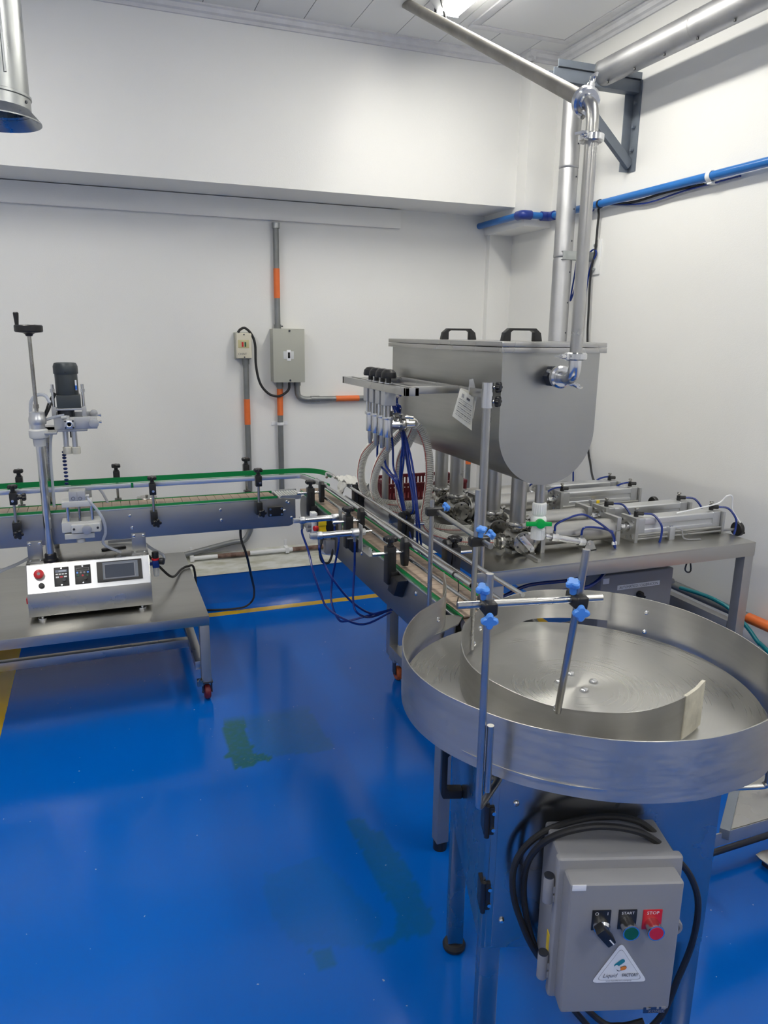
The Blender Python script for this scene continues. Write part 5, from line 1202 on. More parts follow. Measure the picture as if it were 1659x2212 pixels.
# spindles and rollers
for a_ in (146, 165):
    q = Hd(a_, 965); sp_ = part('spindle', MB().cyl((q.x-.003, yh-.03, q.z), (q.x-.003, yh-.03, zb0-.008), .0115, n=20), 'aluminium', t)
    part('grip_roller', MB().lathe([(.010, q.z-.026), (.0165, q.z-.026), (.018, q.z-.022), (.018, q.z+.002), (.016, q.z+.005), (.009, q.z+.004)], (q.x, yh-.03, 0), Z3, 24), 'nylon_warm', sp_)
q = Hd(155, 945); part('cap_sensor', MB().bx((q.x-.006, yh, q.z), (q.x+.006, yh+.02, zb0)), 'black', t)
# flexible blue arm
P = [Hd(a_, b_, .03) for a_, b_ in ((138, 974), (139, 990), (141, 1010), (143, 1030), (144, 1050))]
P = smooth(P, 5); sg = MB()
for a_, b_ in zip(P[::2], P[1::2]): sg.lathe([(.005, 0), (.009, .003), (.009, .007), (.005, .011)], a_, b_-a_, 12)
part('flexible_arm', sg, 'loc_line', t)
# gripper unit in front of the conveyor
yg = Y1-.075
def G(a_, b_, dy=0): return YP(a_, b_, yg+dy)
a, b_ = G(133, 1082), G(200, 1090)
gp_ = part('gripper_plate', MB().bx((a.x, yg-.03, b_.z), (b_.x, yg+.04, a.z)), 'nylon', t, .003)
a, b_ = G(148, 1062), G(186, 1085)
gb = part('gripper_cylinder', MB().bx((a.x, yg-.025, b_.z), (b_.x, yg+.04, a.z+.004)), 'anodised', t, .003)
for a_ in (158, 173):
    q = G(a_, 1077, -.025); part('port', MB().lathe([(.0055, .0002), (.0075, .0012), (.0075, 0)], (q.x, yg-.025, q.z), -Y3, 18, caps=False), 'ink', gb)
part('gripper_line', MB().bx(((a.x+b_.x)/2-.001, yg-.0262, b_.z+.004), ((a.x+b_.x)/2+.001, yg-.024, a.z)), 'ink_soft', gb)
q = G(189, 1070); part('push_fitting', MB().cyl((b_.x, yg-.01, q.z), (b_.x+.014, yg-.01, q.z), .007, n=12), 'nylon', gb)
for a_ in (145, 170, 197):
    q0, q1 = G(a_, 1088), G(a_, 1128 if a_ != 170 else 1165); part('guide_rod', MB().cyl((q0.x, yg, q0.z), (q0.x, yg, q1.z), .0075 if a_ != 170 else .006, n=16), 'chrome' if a_ != 170 else 'steel_cast', t)
a, b_ = G(133, 1128), G(220, 1143)
part('gripper_block', MB().bx((a.x, yg-.02, b_.z), (b_.x, Y1, a.z)), 'nylon', t, .004)
a, b_ = G(153, 1134, -.03), G(218, 1148, -.03)
jb = part('gripper_jaw', MB().bx((a.x, yg-.035, b_.z), (b_.x, yg-.018, a.z)), 'nylon', t, .005, 3)
for x_ in (a.x+.011, b_.x-.011): part('bolt', MB().cyl((x_, yg-.034, (a.z+b_.z)/2), (x_, yg-.038, (a.z+b_.z)/2), .005, n=12), 'dark_steel', jb)
q = G(188, 1143, -.035); part('jaw_knob', MB().cyl((q.x, yg-.034, q.z), (q.x, yg-.050, q.z), .0195, n=28), 'anodised', jb, .002)
a, b_ = G(140, 1152), G(205, 1158)
part('base_plate', MB().bx((a.x, yg-.025, b_.z), (b_.x, yg+.03, a.z)), 'nylon', t, .002)
q = G(175, 1168); part('height_knob', MB().cyl((q.x, yg, q.z-.006), (q.x, yg, q.z+.012), .017, n=20).cyl((q.x, yg, q.z+.012), (q.x, yg, b_.z), .010, n=14), 'nylon', t, .002)
a, b_ = G(150, 1055, .10), G(196, 1062, .10); part('rear_gripper', MB().bx((a.x, Y1+.17, .80), (b_.x, Y1+.21, .93)), 'anodised', t, .003)
# air regulator on the right side of the housing
rx_ = HX1+.028; ry = HY+.10
zr0 = YP(343, 1245, ry).z
rg = part('regulator', MB().box((rx_, ry, zr0+.062), (.03, .03, .035)).cyl((HX1, ry, zr0+.062), (rx_, ry, zr0+.062), .008, n=12), 'blue_tube', t, .003)
part('regulator_knob', MB().cyl((rx_, ry, zr0+.09), (rx_, ry, zr0+.118), .015, n=20), 'black', rg, .002)
part('red_ring', MB().cyl((rx_, ry, zr0+.080), (rx_, ry, zr0+.088), .017, n=20), 'red', rg)
part('filter_bowl', MB().lathe([(.004, zr0), (.011, zr0+.004), (.013, zr0+.015), (.013, zr0+.045)], (rx_, ry, 0), Z3, 20), 'glass_bowl', rg)
part('pressure_gauge', MB().cyl((rx_+.018, ry-.01, zr0+.075), (rx_+.034, ry-.018, zr0+.075), .016, n=20), 'black', rg, .001)
part('brass_port', MB().cyl((rx_+.012, ry-.008, zr0+.07), (rx_+.02, ry-.011, zr0+.072), .006, n=10), 'yellow', rg)
# tubes of the capping machine
def tube(pts, r, m_, label, cat='tube'): return solo('machine_tube', MB().sweep(smooth(pts, 6), r, 10), m_, label, cat)
tube([K(108, 870, .02), K(98, 855, .03), K(82, 853, .04), K(70, 862, .05), K(66, 880, .06), K(68, 930, .07)], .007, 'tube_clear', 'clear tube arching behind the capper collar')
tube([Hd(139, 897, -.07), Hd(125, 899, -.07), Hd(108, 904, -.06), Hd(98, 908, -.03), Hd(92, 915, .03)], .006, 'tube_clear', 'clear tube running to the square capper cylinder')
tube([K(112, 930, .05), K(109, 960, .06), K(110, 1000, .06), K(114, 1050, .06), K(117, 1095, .06)], .006, 'tube_clear', 'clear blue tinted tube hanging beside the capper column')
tube([Hd(120, 850, -.02), Hd(112, 868, -.03), Hd(105, 885, -.04), Hd(95, 905, -.02), Hd(92, 912, .02)], .005, 'rubber', 'black motor cable beside the capper gearbox', 'cable')
tube([Hd(117, 848, .0), Hd(106, 868, -.01), Hd(99, 888, -.02), Hd(90, 908, .02)], .004, 'rubber', 'second black motor cable curving to the column', 'cable')
tube([G(189, 1076, -.012), G(196, 1085, -.03), G(210, 1102, -.03), G(224, 1125, -.03), G(228, 1150, -.02), G(224, 1175, 0), V((.03, HY+.11, .64))], .006, 'tube_clear', 'clear tube looping from the gripper down to the housing')
tube([YP(207, 1050, 3.47), YP(218, 1060, 3.47), YP(230, 1080, 3.48), YP(236, 1095, 3.49)], .006, 'tube_clear', 'short clear tube behind the capper conveyor')
tube([V((-.02, HY+.30, .640)), V((.05, HY+.30, .642)), V((.12, HY+.28, .640)), V((.17, HY+.27, .60)), V((.22, HY+.24, .57)), V((.21, HY+.2, .55)), V((.16, HY+.2, .56))], .007, 'tube_clear', 'clear air tube lying behind the control panel and out to the regulator')
tube([V((.13, HY+.26, .60)), V((.20, HY+.22, .52)), V((.26, HY+.3, .44)), V((.32, HY+.5, KZ+.01)), V((.36, HY+.55, KZ+.008)), V((KX1+.02, HY+.55, KZ-.01)), V((KX1+.03, HY+.55, .2)), V((KX1+.04, HY+.5, .05)), V((KX1+.08, HY+.6, .008))], .006, 'rubber', 'black cable crossing the bench and dropping off its right end', 'cable')
tube([V((HX0-.0, HY+.30, .60)), V((HX0-.05, HY+.28, .58)), V((HX0-.12, HY+.25, .56)), V((HX0-.2, HY+.3, .5)), V((HX0-.3, HY+.4, KZ+.01))], .007, 'tube_clear', 'wrapped grey tube leaving the left side of the capper housing')
solo('spanner', MB().bar((-.03, HY+.20, .636), (.055, HY+.215, .636), .018, .007, up=Z3).cyl((-.035, HY+.199, .633), (-.035, HY+.199, .639), .015, n=12), 'black', 'black tool lying on top of the capper housing', 'tool', bev=.001)
# ------------------------------------------------------------------ turntable
TC = V((.938, 1.243, 0)); RD = .382; ZD = .845; ZR = .94
aT = rad(18); TU = V((math.cos(aT), -math.sin(aT), 0)); TV = V((math.sin(aT), math.cos(aT), 0)); TO = V((.631, 1.076, 0))
RT = Matrix((TU, TV, Z3)).transposed()
def tl(u, v, z): return TO+TU*u+TV*v+Z3*z
def tbox(u0, v0, z0, u1, v1, z1): return MB().box(tl((u0+u1)/2, (v0+v1)/2, (z0+z1)/2), (abs(u1-u0), abs(v1-v0), abs(z1-z0)), RT)
BW, BD = .455, .44
t = thing('turntable', (TC.x, TC.y, 0), 'round stainless steel accumulation turntable with high rim on a square cabinet', 'turntable')
TT = t
part('front_panel', tbox(.022, 0, .405, BW, .012, .80), 'steel_cabinet', t, .001)
part('back_panel', tbox(0, BD-.01, .405, BW, BD, .80), 'steel_cabinet', t, .001)
lp_ = part('side_panel', tbox(0, .0, .405, .010, BD, .80), 'steel_cabinet', t, .001)
part('side_panel', tbox(BW-.01, .012, .405, BW, BD-.01, .80), 'steel_cabinet', t, .001)
part('top_panel', tbox(0, 0, .795, BW, BD, .805), 'steel_cabinet', t)
for u, v in ((.021, .021), (BW-.021, .021), (.021, BD-.021), (BW-.021, BD-.021)):
    lg = part('leg', tbox(u-.02, v-.02, .028, u+.02, v+.02, .80), 'steel_cabinet', t, .002)
    part('foot', MB().lathe([(.024, 0), (.030, .004), (.031, .012), (.026, .022), (.016, .026), (.014, .032)], tl(u, v, 0), Z3, 24), 'rubber', lg)
for u, z in ((.055, .735), (.04, .47)): part('bolt', MB().lathe([(.006, 0), (.0055, .003), (.003, .005)], tl(u, 0, z), -TV, 12), 'chrome', t)
# loop handle on the left side
hz0, hz1 = .555, .69
hp = [tl(0, .285, hz1), tl(-.045, .285, hz1), tl(-.05, .285, hz1-.012), tl(-.05, .285, hz0+.012), tl(-.045, .285, hz0), tl(0, .285, hz0)]
hi = [tl(0, .285, hz0+.022), tl(-.032, .285, hz0+.022), tl(-.036, .285, hz0+.028), tl(-.036, .285, hz1-.028), tl(-.032, .285, hz1-.022), tl(0, .285, hz1-.022)]
part('side_handle', MB().prism([p-TV*.013 for p in hp+hi], TV*.026), 'black', t, .003)
# hinges
for z in (.70, .53):
    hg = part('hinge', tbox(-.006, -.006, z-.03, .014, .028, z+.03), 'black', t, .002)
    for dz in (-.018, .018): part('screw', MB().cyl(tl(.012, -.004, z+dz), tl(.012, -.009, z+dz), .004, n=10), 'chrome', hg)
    part('hinge_pin', MB().cyl(tl(.0, -.006, z-.034), tl(.0, -.006, z+.034), .005, n=12), 'black', hg)
# disc
part('hub', MB().cyl((TC.x, TC.y, .80), (TC.x, TC.y, ZD-.004), .09, n=32), 'dark_steel', t)
dk = bpy.data.objects.new('disc', mesh('disc', MB().lathe([(.0005, 0), (RD-.002, 0), (RD, .001), (RD, .0055), (RD-.002, .006), (.0005, .006)], (0, 0, ZD-.006), Z3, 96, caps=False), 'steel_disc', (0, 0, 0)))
COL.objects.link(dk); dk.parent = t; BASE[dk.name] = BASE[t.name]
for a_, b_ in ((1232, 1457), (1282, 1474), (1262, 1493), (1208, 1474)):
    q = ZP(a_, b_, ZD); part('bolt', MB().lathe([(.0105, 0), (.0105, .002), (.008, .006), (.004, .007)], (q.x, q.y, ZD), Z3, 16), 'chrome', t)
# walls: outer rim, rear rim and inner spiral are one sheet path
def zz(a_, b_): return 860+a_/2.0763, 1200+b_/2.0763
front = [(205, 75), (215, 130), (212, 165), (195, 192), (150, 220), (95, 255), (50, 305), (25, 360), (22, 410), (35, 460), (70, 515), (130, 570), (220, 627), (350, 685), (500, 740), (650, 778), (800, 805), (950, 825), (1100, 834), (1250, 832), (1400, 818), (1550, 782), (1659, 735)]
rear = [(1659, 445), (1550, 368), (1450, 315), (1300, 250), (1150, 205), (1000, 172), (880, 158), (760, 153), (640, 155), (540, 170), (450, 200), (370, 240), (315, 285), (290, 325), (283, 375), (290, 425), (310, 470), (350, 515), (400, 550), (500, 603), (600, 645), (710, 678), (850, 698), (1000, 705), (1130, 690), (1250, 650), (1330, 605), (1360, 580)]
F_ = [ZP(*zz(*p), ZR) for p in front]; R_ = [ZP(*zz(*p), ZR) for p in rear]
for p in F_+R_: p.z = 0
a0 = F_[-1]-TC; a1 = R_[0]-TC; mid = []
g0, g1 = math.atan2(a0.y, a0.x), math.atan2(a1.y, a1.x)
if g1 < g0: g1 += 2*math.pi
for i in range(1, 6):
    k_ = i/6; g = g0+(g1-g0)*k_; r_ = a0.length*(1-k_)+a1.length*k_; mid.append(TC+V((math.cos(g), math.sin(g), 0))*r_)
outer = smooth(F_+mid, 5)
allp = smooth(F_+mid+R_, 5)
n0 = len(F_)*5; n1 = (len(F_)+len(mid))*5
iS = (len(F_)+len(mid)+5)*5+3      # where the low rear sheet starts
zin = ZD+.004
zb = []
part('outer_rim', MB().strip([(p.x, p.y) for p in allp[:iS]], ZR-.118, ZR, .0025), 'steel_rim', t)
tail = allp[iS-2:]; nt_ = len(tail)
zb = [ZR-.080 if (p-TC).length > RD-.03 and i < nt_*.4 else zin for i, p in enumerate(tail)]
for k_ in range(3): zb = [zb[0]]+[(zb[i-1]+zb[i]+zb[i+1])/3 for i in range(1, nt_-1)]+[zb[-1]]
part('inner_guide', MB().strip([(p.x, p.y) for p in tail], zb, ZR, .0025), 'steel_rim', t)
lastp, prevp = tail[-1], tail[-6]
tape = [(p.x, p.y) for p in tail[-9:]]
dv = (lastp-prevp).normalized()
tape += [(lastp.x+dv.x*.012, lastp.y+dv.y*.012)]
part('masking_tape', MB().strip(tape, zin+.001, [ZR+.001+.006*(i/len(tape)) for i in range(len(tape))], .007), 'masking', t, .001)
# screws on the rim
def rim_screw(a_, b_, z=None):
    best = min(allp, key=lambda p: (proj2(V((p.x, p.y, z or ZR-.03)))-V((a_, b_))).length)
    return best
def proj2(P):
    q = P-CAM; return V((CX+FPX*q.dot(CR)/q.dot(CF), CY-FPX*q.dot(CU)/q.dot(CF)))
for a_, b_, z, sgn in ((1207, 1321, ZR-.033, -1), (1391, 1321, ZR-.035, -1), (1386, 1365, ZR-.088, -1), (942, 1329, ZR-.05, -1), (1026, 1583, ZR-.012, 1), (1021, 1650, ZR-.085, 1), (1025, 1346, ZR-.05, -1), (1022, 1390, ZR-.08, -1), (1205, 1529, ZR-.002, 1)):
    p = rim_screw(a_, b_, z); d_ = (CAM-V((p.x, p.y, z))); d_.z = 0; d_.normalize()
    part('rim_screw', MB().lathe([(.0065, 0), (.006, .003), (.003, .005)], V((p.x, p.y, z))+d_*.001, d_, 12), 'chrome', t)
# outlet plate to the conveyor
oq = [ZP(a_, b_, ZD+.003) for a_, b_ in ((924, 1382), (990, 1350), (1000, 1332), (945, 1330), (930, 1352))]
part('outlet_plate', MB().prism(oq, Z3*.003), 'steel', t)
# rods and clamps
def rod(name, pts, r=.0065, m_='tube_steel'): return part(name, MB().sweep(pts, r, 18), m_, TT)
def cross_clamp(p, d1, d2, ks):
    p = V(p); d1 = V(d1).normalized(); d2 = V(d2).normalized(); n_ = d1.cross(d2).normalized()
    cb_ = part('rod_clamp', MB().box(p, (.050, .022, .024), Matrix((n_, d2, d1)).transposed()), 'black', TT, .006, 3)
    for kp, kd in ks:
        kd = V(kd).normalized(); kp = p+V(kp)
        part('blue_knob', MB().cyl(kp, kp+kd*.018, .0065, n=14).star(kp+kd*.015, kd, .0145, .010, 4), 'blue_knob', cb_)
aA = ZP(1047, 1575, ZR); outd = (aA-TC); outd.z = 0; outd.normalize()
A2 = V((.570, 1.005, 0)); A2 = V((aA.x, aA.y, 0))+outd*.009
zA0, zA1 = .795, 1.224
inward = (tl(.03, .02, 0)-A2); inward.z = 0; inl = inward.length; inward.normalize()
rod('support_rod', smooth([A2+Z3*zA1, A2+Z3*1.0, A2+Z3*(zA0+.02), A2+Z3*zA0+inward*.006, A2+Z3*(zA0-.008)+inward*.022, A2+Z3*(zA0-.01)+inward*(inl+.02)], 6))
part('rod_sleeve', MB().cyl(V((aA.x, aA.y, ZR-.115))+outd*.009+V((.0125, -.006, 0)), V((aA.x, aA.y, ZR+.012))+outd*.009+V((.0125, -.006, 0)), .0062, n=16), 'tube_steel', t)
zC = YP(1052, 1310, A2.y).z
cl_ = ZP(988, 1308, zC); cr_ = ZP(1300, 1291, zC)
cp = PP(1052, 1303, A2+V((0, .024, 0)), V((.2, 1, 0)).normalized())
rod('cross_rod', [V((cl_.x, cl_.y, zC)), V((cr_.x, cr_.y, zC))], .0064)
cd_ = V((cr_.x-cl_.x, cr_.y-cl_.y, 0)).normalized(); cn = V((-cd_.y, cd_.x, 0))
pA = A2+Z3*zC; along = (pA-V((cl_.x, cl_.y, zC))).dot(cd_); onC = V((cl_.x, cl_.y, zC))+cd_*along
cross_clamp((pA+onC)/2, Z3, cd_, [((-.006, 0, .012), (-.2, -.2, 1)), ((-.004, -.012, -.012), (-.4, -1, -.2))])
Bb = ZP(1205, 1527, ZR); Bm_ = ZP(1243, 1292, zC); Bm = V((Bm_.x, Bm_.y, zC))
offn = (onC-pA); offn.z = 0
Bm = Bm-cn*cn.dot(offn)*1.0 if offn.length > 0 else Bm
Bt = Bm+(Bm-Bb).normalized()*.10
Bt2 = PP(1267, 1187, Bm, V((CF.x, CF.y, 0)).normalized())
rod('tilted_rod', [Bb-Z3*.01, Bm, Bt2], .0065)
cross_clamp((Bm+V((Bm_.x, Bm_.y, zC)))/2, (Bt2-Bm), cd_, [((-.008, 0, .012), (-.2, -.2, 1)), ((-.006, -.014, -.010), (-.4, -1, -.1))])
# rear posts and cross rod F
Dp = ZP(927, 1302, .86); Ep = ZP(1018, 1396, .86)
zDt = YP(938, 1079, Dp.y).z; zEt = YP(1046, 1057, Ep.y).z
rod('support_rod', [V((Dp.x, Dp.y, .83)), V((Dp.x, Dp.y, zDt))], .0065)
rod('support_rod', [V((Ep.x, Ep.y, .852)), V((Ep.x, Ep.y, zEt))], .0065)
zF = YP(1027, 1150, Ep.y).z
f0 = YP(926, 1122, Dp.y-.0); f1 = V((Ep.x, Ep.y, zF)); zF2 = (f0.z+zF)/2
f0 = V((Dp.x, Dp.y, zF2)); f1 = V((Ep.x, Ep.y, zF2)); fd_ = (f1-f0).normalized(); fn = V((-fd_.y, fd_.x, 0))
if fn.y > 0: fn = -fn
f0 = f0+fn*.016-fd_*.02; f1 = f1+fn*.016+fd_*.05
rod('cross_rod', [f0, f1], .0065)
for b_ in (Dp, Ep):
    p = V((b_.x, b_.y, zF2))+fn*.008
    cross_clamp(p, Z3, fd_, [((.0, -.006, .012), (.0, -.2, 1))] if b_ is Ep else [((.02, .0, .0), (.9, .2, .5))])
    if b_ is Ep: part('blue_knob', MB().cyl(p+V((.02, .01, .002)), p+V((.04, .015, .008)), .008, n=12).star(p+V((.036, .014, .007)), V((.9, .2, .4)), .0145, .010, 4), 'blue_knob', t)
# right hand support rod
rr = TC+V((.375, -.195, 0))
r0 = ZP(1657, 1600, .90); rr = PP(1658, 1640, TC+V((.40, -.10, 0)), V((.6, .8, 0)).normalized()); rr = V((1.288, 1.02, 0))
ib = tl(BW, .15, 0); din = (ib-rr); din.z = 0; il = din.length; din.normalize()
rod('support_rod', smooth([rr+Z3*1.1, rr+Z3*.9, rr+Z3*.68, rr+Z3*.664+din*.006, rr+Z3*.658+din*.025, rr+Z3*.656+din*(il+.01)], 6))

# ------------------------------------------------------------------ control enclosure on the turntable
ED = .175
def en(a_, b_, d): q = PP(a_, b_, TO-TV*d, TV)-TO; return q.dot(TU), q.z
(eu0, ez1), (eu1, _), (_, ez0) = en(1233, 1912, ED), en(1480, 1911, ED), en(1212, 2190, ED)
t = thing('control_enclosure', tl((eu0+eu1)/2, -ED, ez0), 'grey hinged control enclosure with start and stop buttons on the turntable', 'control box')
EN = t
part('mount', tbox(eu0+.04, -.03, ez0+.05, eu1-.04, .0, ez1-.05), 'box_grey', t)
part('back_box', tbox(eu0-.004, -ED+.055, ez0+.0, eu1+.008, -.02, ez1+.012), 'box_grey', t, .008, 3)
part('flange', tbox(eu0-.012, -ED+.038, ez0-.006, eu1+.014, -ED+.058, ez1+.020), 'box_grey', t, .008, 3)
lid = part('lid', tbox(eu0, -ED, ez0, eu1, -ED+.042, ez1), 'box_grey', t, .007, 3)
for z0_ in (ez1-.075, ez0+.03):
    c_ = tl(eu0-.022, -ED+.05, z0_); hg = part('hinge', MB().cyl(c_, c_+Z3*.052, .0095, n=18), 'box_grey', t, .001)
    for dz in (.006, .024): part('hinge_leaf', tbox(eu0-.022, -ED+.044, z0_+dz-.004, eu0+.008, -ED+.05, z0_+dz+.010), 'box_grey', hg, .001)
    part('hinge_pin', MB().cyl(c_+Z3*.050, c_+Z3*.0545, .009, n=16), 'dark_steel', hg)
c_ = tl(eu1+.012, -ED+.045, (ez0+ez1)/2+.005)
part('latch', MB().lathe([(.006, .002), (.009, .008), (.014, .008), (.0155, .004), (.0155, -.012), (.012, -.016)], c_, -TV, 22), 'box_grey', t)
def ep(a_, b_, h=0): u, z = en(a_, b_, ED); return tl(u, -ED-h, z)
def eplate(px0, py0, px1, py1, h, m_, nm, parent=lid, bev=.0005):
    (u0, z1_), (u1, z0_) = en(px0, py0, ED), en(px1, py1, ED)
    return part(nm, tbox(u0, -ED-h, z0_, u1, -ED+.001, z1_), m_, parent, bev), u0, z0_, u1, z1_
def letter(s_, u, z, size, m_, parent, h=.002, **k): return part('lettering', text_mb(s_, size, tl(u, -ED-h, z), TU, Z3, **k), m_, parent)
# selector, start, stop
pl_, u0, z0_, u1, z1_ = eplate(1280, 1966, 1316, 2007, .0018, 'black', 'button_plate')
letter('O', u0+.004, z1_-.009, .009, 'label_white', pl_, .002); letter('I', u1-.007, z1_-.009, .009, 'label_white', pl_, .002)
cc = tl((u0+u1)/2, -ED, z0_+.010)
sw = part('selector', MB().lathe([(.0145, 0), (.0145, .010), (.013, .012), (.011, .014)], cc, -TV, 24), 'chrome', lid)
part('selector_lever', MB().box(cc-TV*.022+V((.0, 0, -.0)), (.017, .020, .036), Matrix((TU*math.cos(.7)+Z3*math.sin(.7), TV, Z3*math.cos(.7)-TU*math.sin(.7))).transposed()), 'black', sw, .003)
part('selector_mark', MB().box(cc-TV*.0324+(Z3*math.cos(.7)-TU*math.sin(.7))*-.008+(TU*.004), (.0022, .0008, .012), Matrix((TU*math.cos(.7)+Z3*math.sin(.7), TV, Z3*math.cos(.7)-TU*math.sin(.7))).transposed()), 'label_white', sw)
for px0, px1, pm, word, cm_, lt in ((1337, 1372, 'black', 'START', 'push_green', 'label_white'), (1390, 1426, 'red', 'STOP', 'push_red', 'label_white')):
    pl_, u0, z0_, u1, z1_ = eplate(px0, 1965, px1, 2005, .0018, pm, 'button_plate')
    letter(word, (u0+u1)/2, z1_-.008, .0078 if word == 'START' else .009, lt, pl_, .002, align='CENTER')
    cc = tl((u0+u1)/2, -ED, z0_+.010)
    bt = part('push_button', MB().lathe([(.0135, 0), (.0135, .016), (.0145, .018), (.0145, .022), (.012, .022)], cc, -TV, 26), 'chrome', lid)
    part('button_cap', MB().cyl(cc-TV*.019, cc-TV*.0225, .0122, n=26), cm_, bt)
# triangular sticker
T3 = [ep(1342, 2038, .0006), ep(1394, 2117, .0006), ep(1279, 2120, .0006)]
def tri(s_, rad_, h):
    c_ = sum(T3, V((0, 0, 0)))/3; P = [c_+(p-c_)*s_ for p in T3]; out = []
    for i in range(3):
        p, a_, b_ = P[i], P[i-1], P[(i+1) % 3]
        q0, q1 = p+(a_-p).normalized()*rad_, p+(b_-p).normalized()*rad_
        for k_ in range(5): tt = k_/4; out.append(q0*(1-tt)**2+p*2*tt*(1-tt)+q1*tt*tt)
    return [p-TV*h for p in out]
st = part('sticker', MB().prism(tri(1.06, .011, .0006), -TV*.0003), 'label_white', lid)
a_ = tri(.86, .010, .0012); b_ = tri(.845, .010, .0012); n_ = len(a_)
part('sticker_border', MB().add(a_+b_, [(i, (i+1) % n_, n_+(i+1) % n_, n_+i) for i in range(n_)]), 'ink', st)
def pill(p0, p1, r_, m_, h=.0014):
    d_ = (p1-p0).normalized(); s_ = V(TV).cross(d_); P = []
    for k_ in range(9): an = math.pi*(k_/8)-math.pi/2; P.append(p1+d_*r_*math.cos(an)+s_*r_*math.sin(an))
    for k_ in range(9): an = math.pi*(k_/8)+math.pi/2; P.append(p0+d_*r_*math.cos(an)+s_*r_*math.sin(an))
    return part('logo', MB().add([p-TV*(h+.0008) for p in P], [tuple(range(len(P)))]), m_, st)
pill(ep(1331, 2083), ep(1344, 2074), .0042, 'logo_teal'); pill(ep(1336, 2092), ep(1348, 2088), .0040, 'ink', .0013); pill(ep(1337, 2091), ep(1331, 2086), .0034, 'label_white', .0015); pill(ep(1343, 2090), ep(1348, 2088.5), .0036, 'logo_orange', .0017)
u, z = en(1300, 2109, ED); letter('Liquid', u, z, .0120, 'ink', st, .0024, shear=.35, xscale=.86)
u, z = en(1342, 2107, ED); letter('FACTORY', u, z, .0092, 'ink', st, .0024, offset=.025, xscale=.70)
u, z = en(1307, 2117.5, ED); letter('www.liquidfactory.company', u, z, .0042, 'ink', st, .0024, xscale=.98)
eplate(1237, 1912.5, 1266, 1924, .0005, 'label_white', 'asset_sticker')
nl, u0, z0_, u1, z1_ = eplate(1390, 2176, 1434, 2187, .0005, 'navy_label', 'maker_label')
letter('KONEC', u0+.009, z0_+.002, .0088, 'box_grey', nl, .0012)
for k_ in range(6):
    random.seed(k_); x_ = u0+(u1-u0)*random.random(); part('label_wear', tbox(x_, -ED-.0009, z1_-.004*random.random()-.001, x_+.004, -ED, z1_), 'box_grey', nl)
hz = tl(eu0-.006, -.09, ez0+.075)
part('warning_sticker', tbox(eu0-.0050, -.115, ez0+.055, eu0-.0035, -.085, ez0+.095), 'yellow', t)
# coiled cable around the enclosure
def ec(a_, b_, d): return PP(a_, b_, TO-TV*d, TV)
loop = [ec(1390, 2206, .06), ec(1340, 2216, .05), ec(1290, 2200, .04), ec(1170, 2075, .035), ec(1122, 1980, .035), ec(1107, 1905, .035), ec(1124, 1843, .035), ec(1185, 1792, .04), ec(1290, 1764, .045), ec(1375, 1773, .05), ec(1425, 1810, .06), ec(1452, 1845, .075),
        ec(1490, 1890, .07), ec(1508, 1950, .06), ec(1497, 2030, .05), ec(1466, 2110, .045), ec(1420, 2205, .04), ec(1330, 2260, .04), ec(1230, 2170, .03), ec(1165, 2065, .028), ec(1137, 1980, .028), ec(1132, 1900, .03), ec(1150, 1845, .05), ec(1200, 1805, .075), ec(1290, 1785, .09), ec(1380, 1797, .095), ec(1440, 1835, .08), ec(1480, 1875, .06)]
solo('power_cable', MB().sweep(smooth(loop, 8), .0062, 10), 'rubber', 'black power cable coiled round the turntable control enclosure', 'cable')

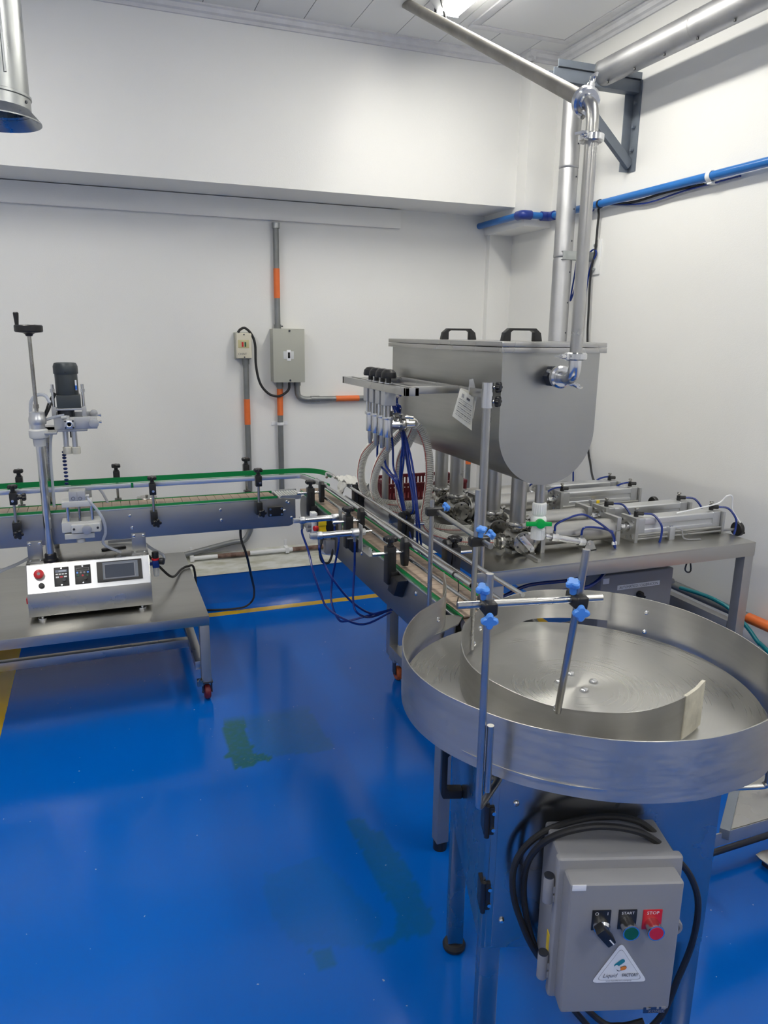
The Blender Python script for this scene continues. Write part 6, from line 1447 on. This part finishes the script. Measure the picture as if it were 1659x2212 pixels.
# ------------------------------------------------------------------ step frame and pedal at the right
SZ = .30
s0, s1, s2 = ZP(1588, 1702, SZ), ZP(1566, 1795, SZ), ZP(1659, 1768, SZ)
t = thing('step_frame', (s1.x, s1.y, 0), 'low steel step with dented plate standing right of the turntable', 'step')
fd = (s2-s1); fd.z = 0; fd.normalize(); sd_ = (s0-s1); sd_.z = 0; L1 = sd_.length; sd_.normalize(); L2 = .42
pb = MB(); n_ = 14; vs_ = []
for i in range(n_+1):
    for j in range(n_+1):
        p = s1+fd*L2*i/n_+sd_*L1*1.15*j/n_; d_ = ((i/n_-.36)**2*2+(j/n_-.62)**2*2); vs_.append(V((p.x, p.y, SZ-.008*math.exp(-d_*60))))
f_ = [(i*(n_+1)+j, (i+1)*(n_+1)+j, (i+1)*(n_+1)+j+1, i*(n_+1)+j+1) for i in range(n_) for j in range(n_)]; N_ = len(vs_)
part('plate', pb.add(vs_+[p-Z3*.003 for p in vs_], f_+[tuple(q+N_ for q in reversed(f)) for f in f_]), 'steel', t)
part('side_channel', MB().bar(s1+sd_*-.01-Z3*.004, s1+sd_*L1*1.15-Z3*.004, .026, .030, up=Z3), 'bracket_grey', t, .002)
part('front_lip', MB().bar(s1-fd*.15-Z3*.022, s1+fd*L2-Z3*.022, .004, .04, up=Z3), 'leg_steel', t, .001)
for a_, b_ in ((-.13, .03), (L2-.02, .03), (-.13, L1*1.1), (L2-.02, L1*1.1)):
    p = s1+fd*a_+sd_*b_; part('leg', MB().bx((p.x-.012, p.y-.012, 0), (p.x+.012, p.y+.012, SZ-.006)), 'bracket_grey', t, .001)
b0, b1 = ZP(1550, 1839, .05), ZP(1659, 1804, .05)
solo('floor_bar', MB().sweep([b0+(b0-b1)*.35, b0, b1, b1+(b1-b0)], .010, 12), 'dark_steel', 'worn black round bar lying under the step near the turntable', 'bar')
p0 = ZP(1640, 1850, .02)
t = thing('foot_pedal', (p0.x, p0.y, 0), 'grey metal foot pedal on the blue floor beside the turntable', 'pedal')
pd = [ZP(a_, b_, .03) for a_, b_ in ((1632, 1848), (1645, 1840), (1720, 1825), (1730, 1880), (1662, 1872), (1640, 1856))]
part('tread', MB().prism(pd, Z3*.004), 'steel', t, .001)
part('base', MB().prism([ZP(a_, b_, .0)+V((0, 0, 0)) for a_, b_ in ((1645, 1868), (1730, 1850), (1730, 1885), (1668, 1885))], Z3*.03), 'dark_steel', t)
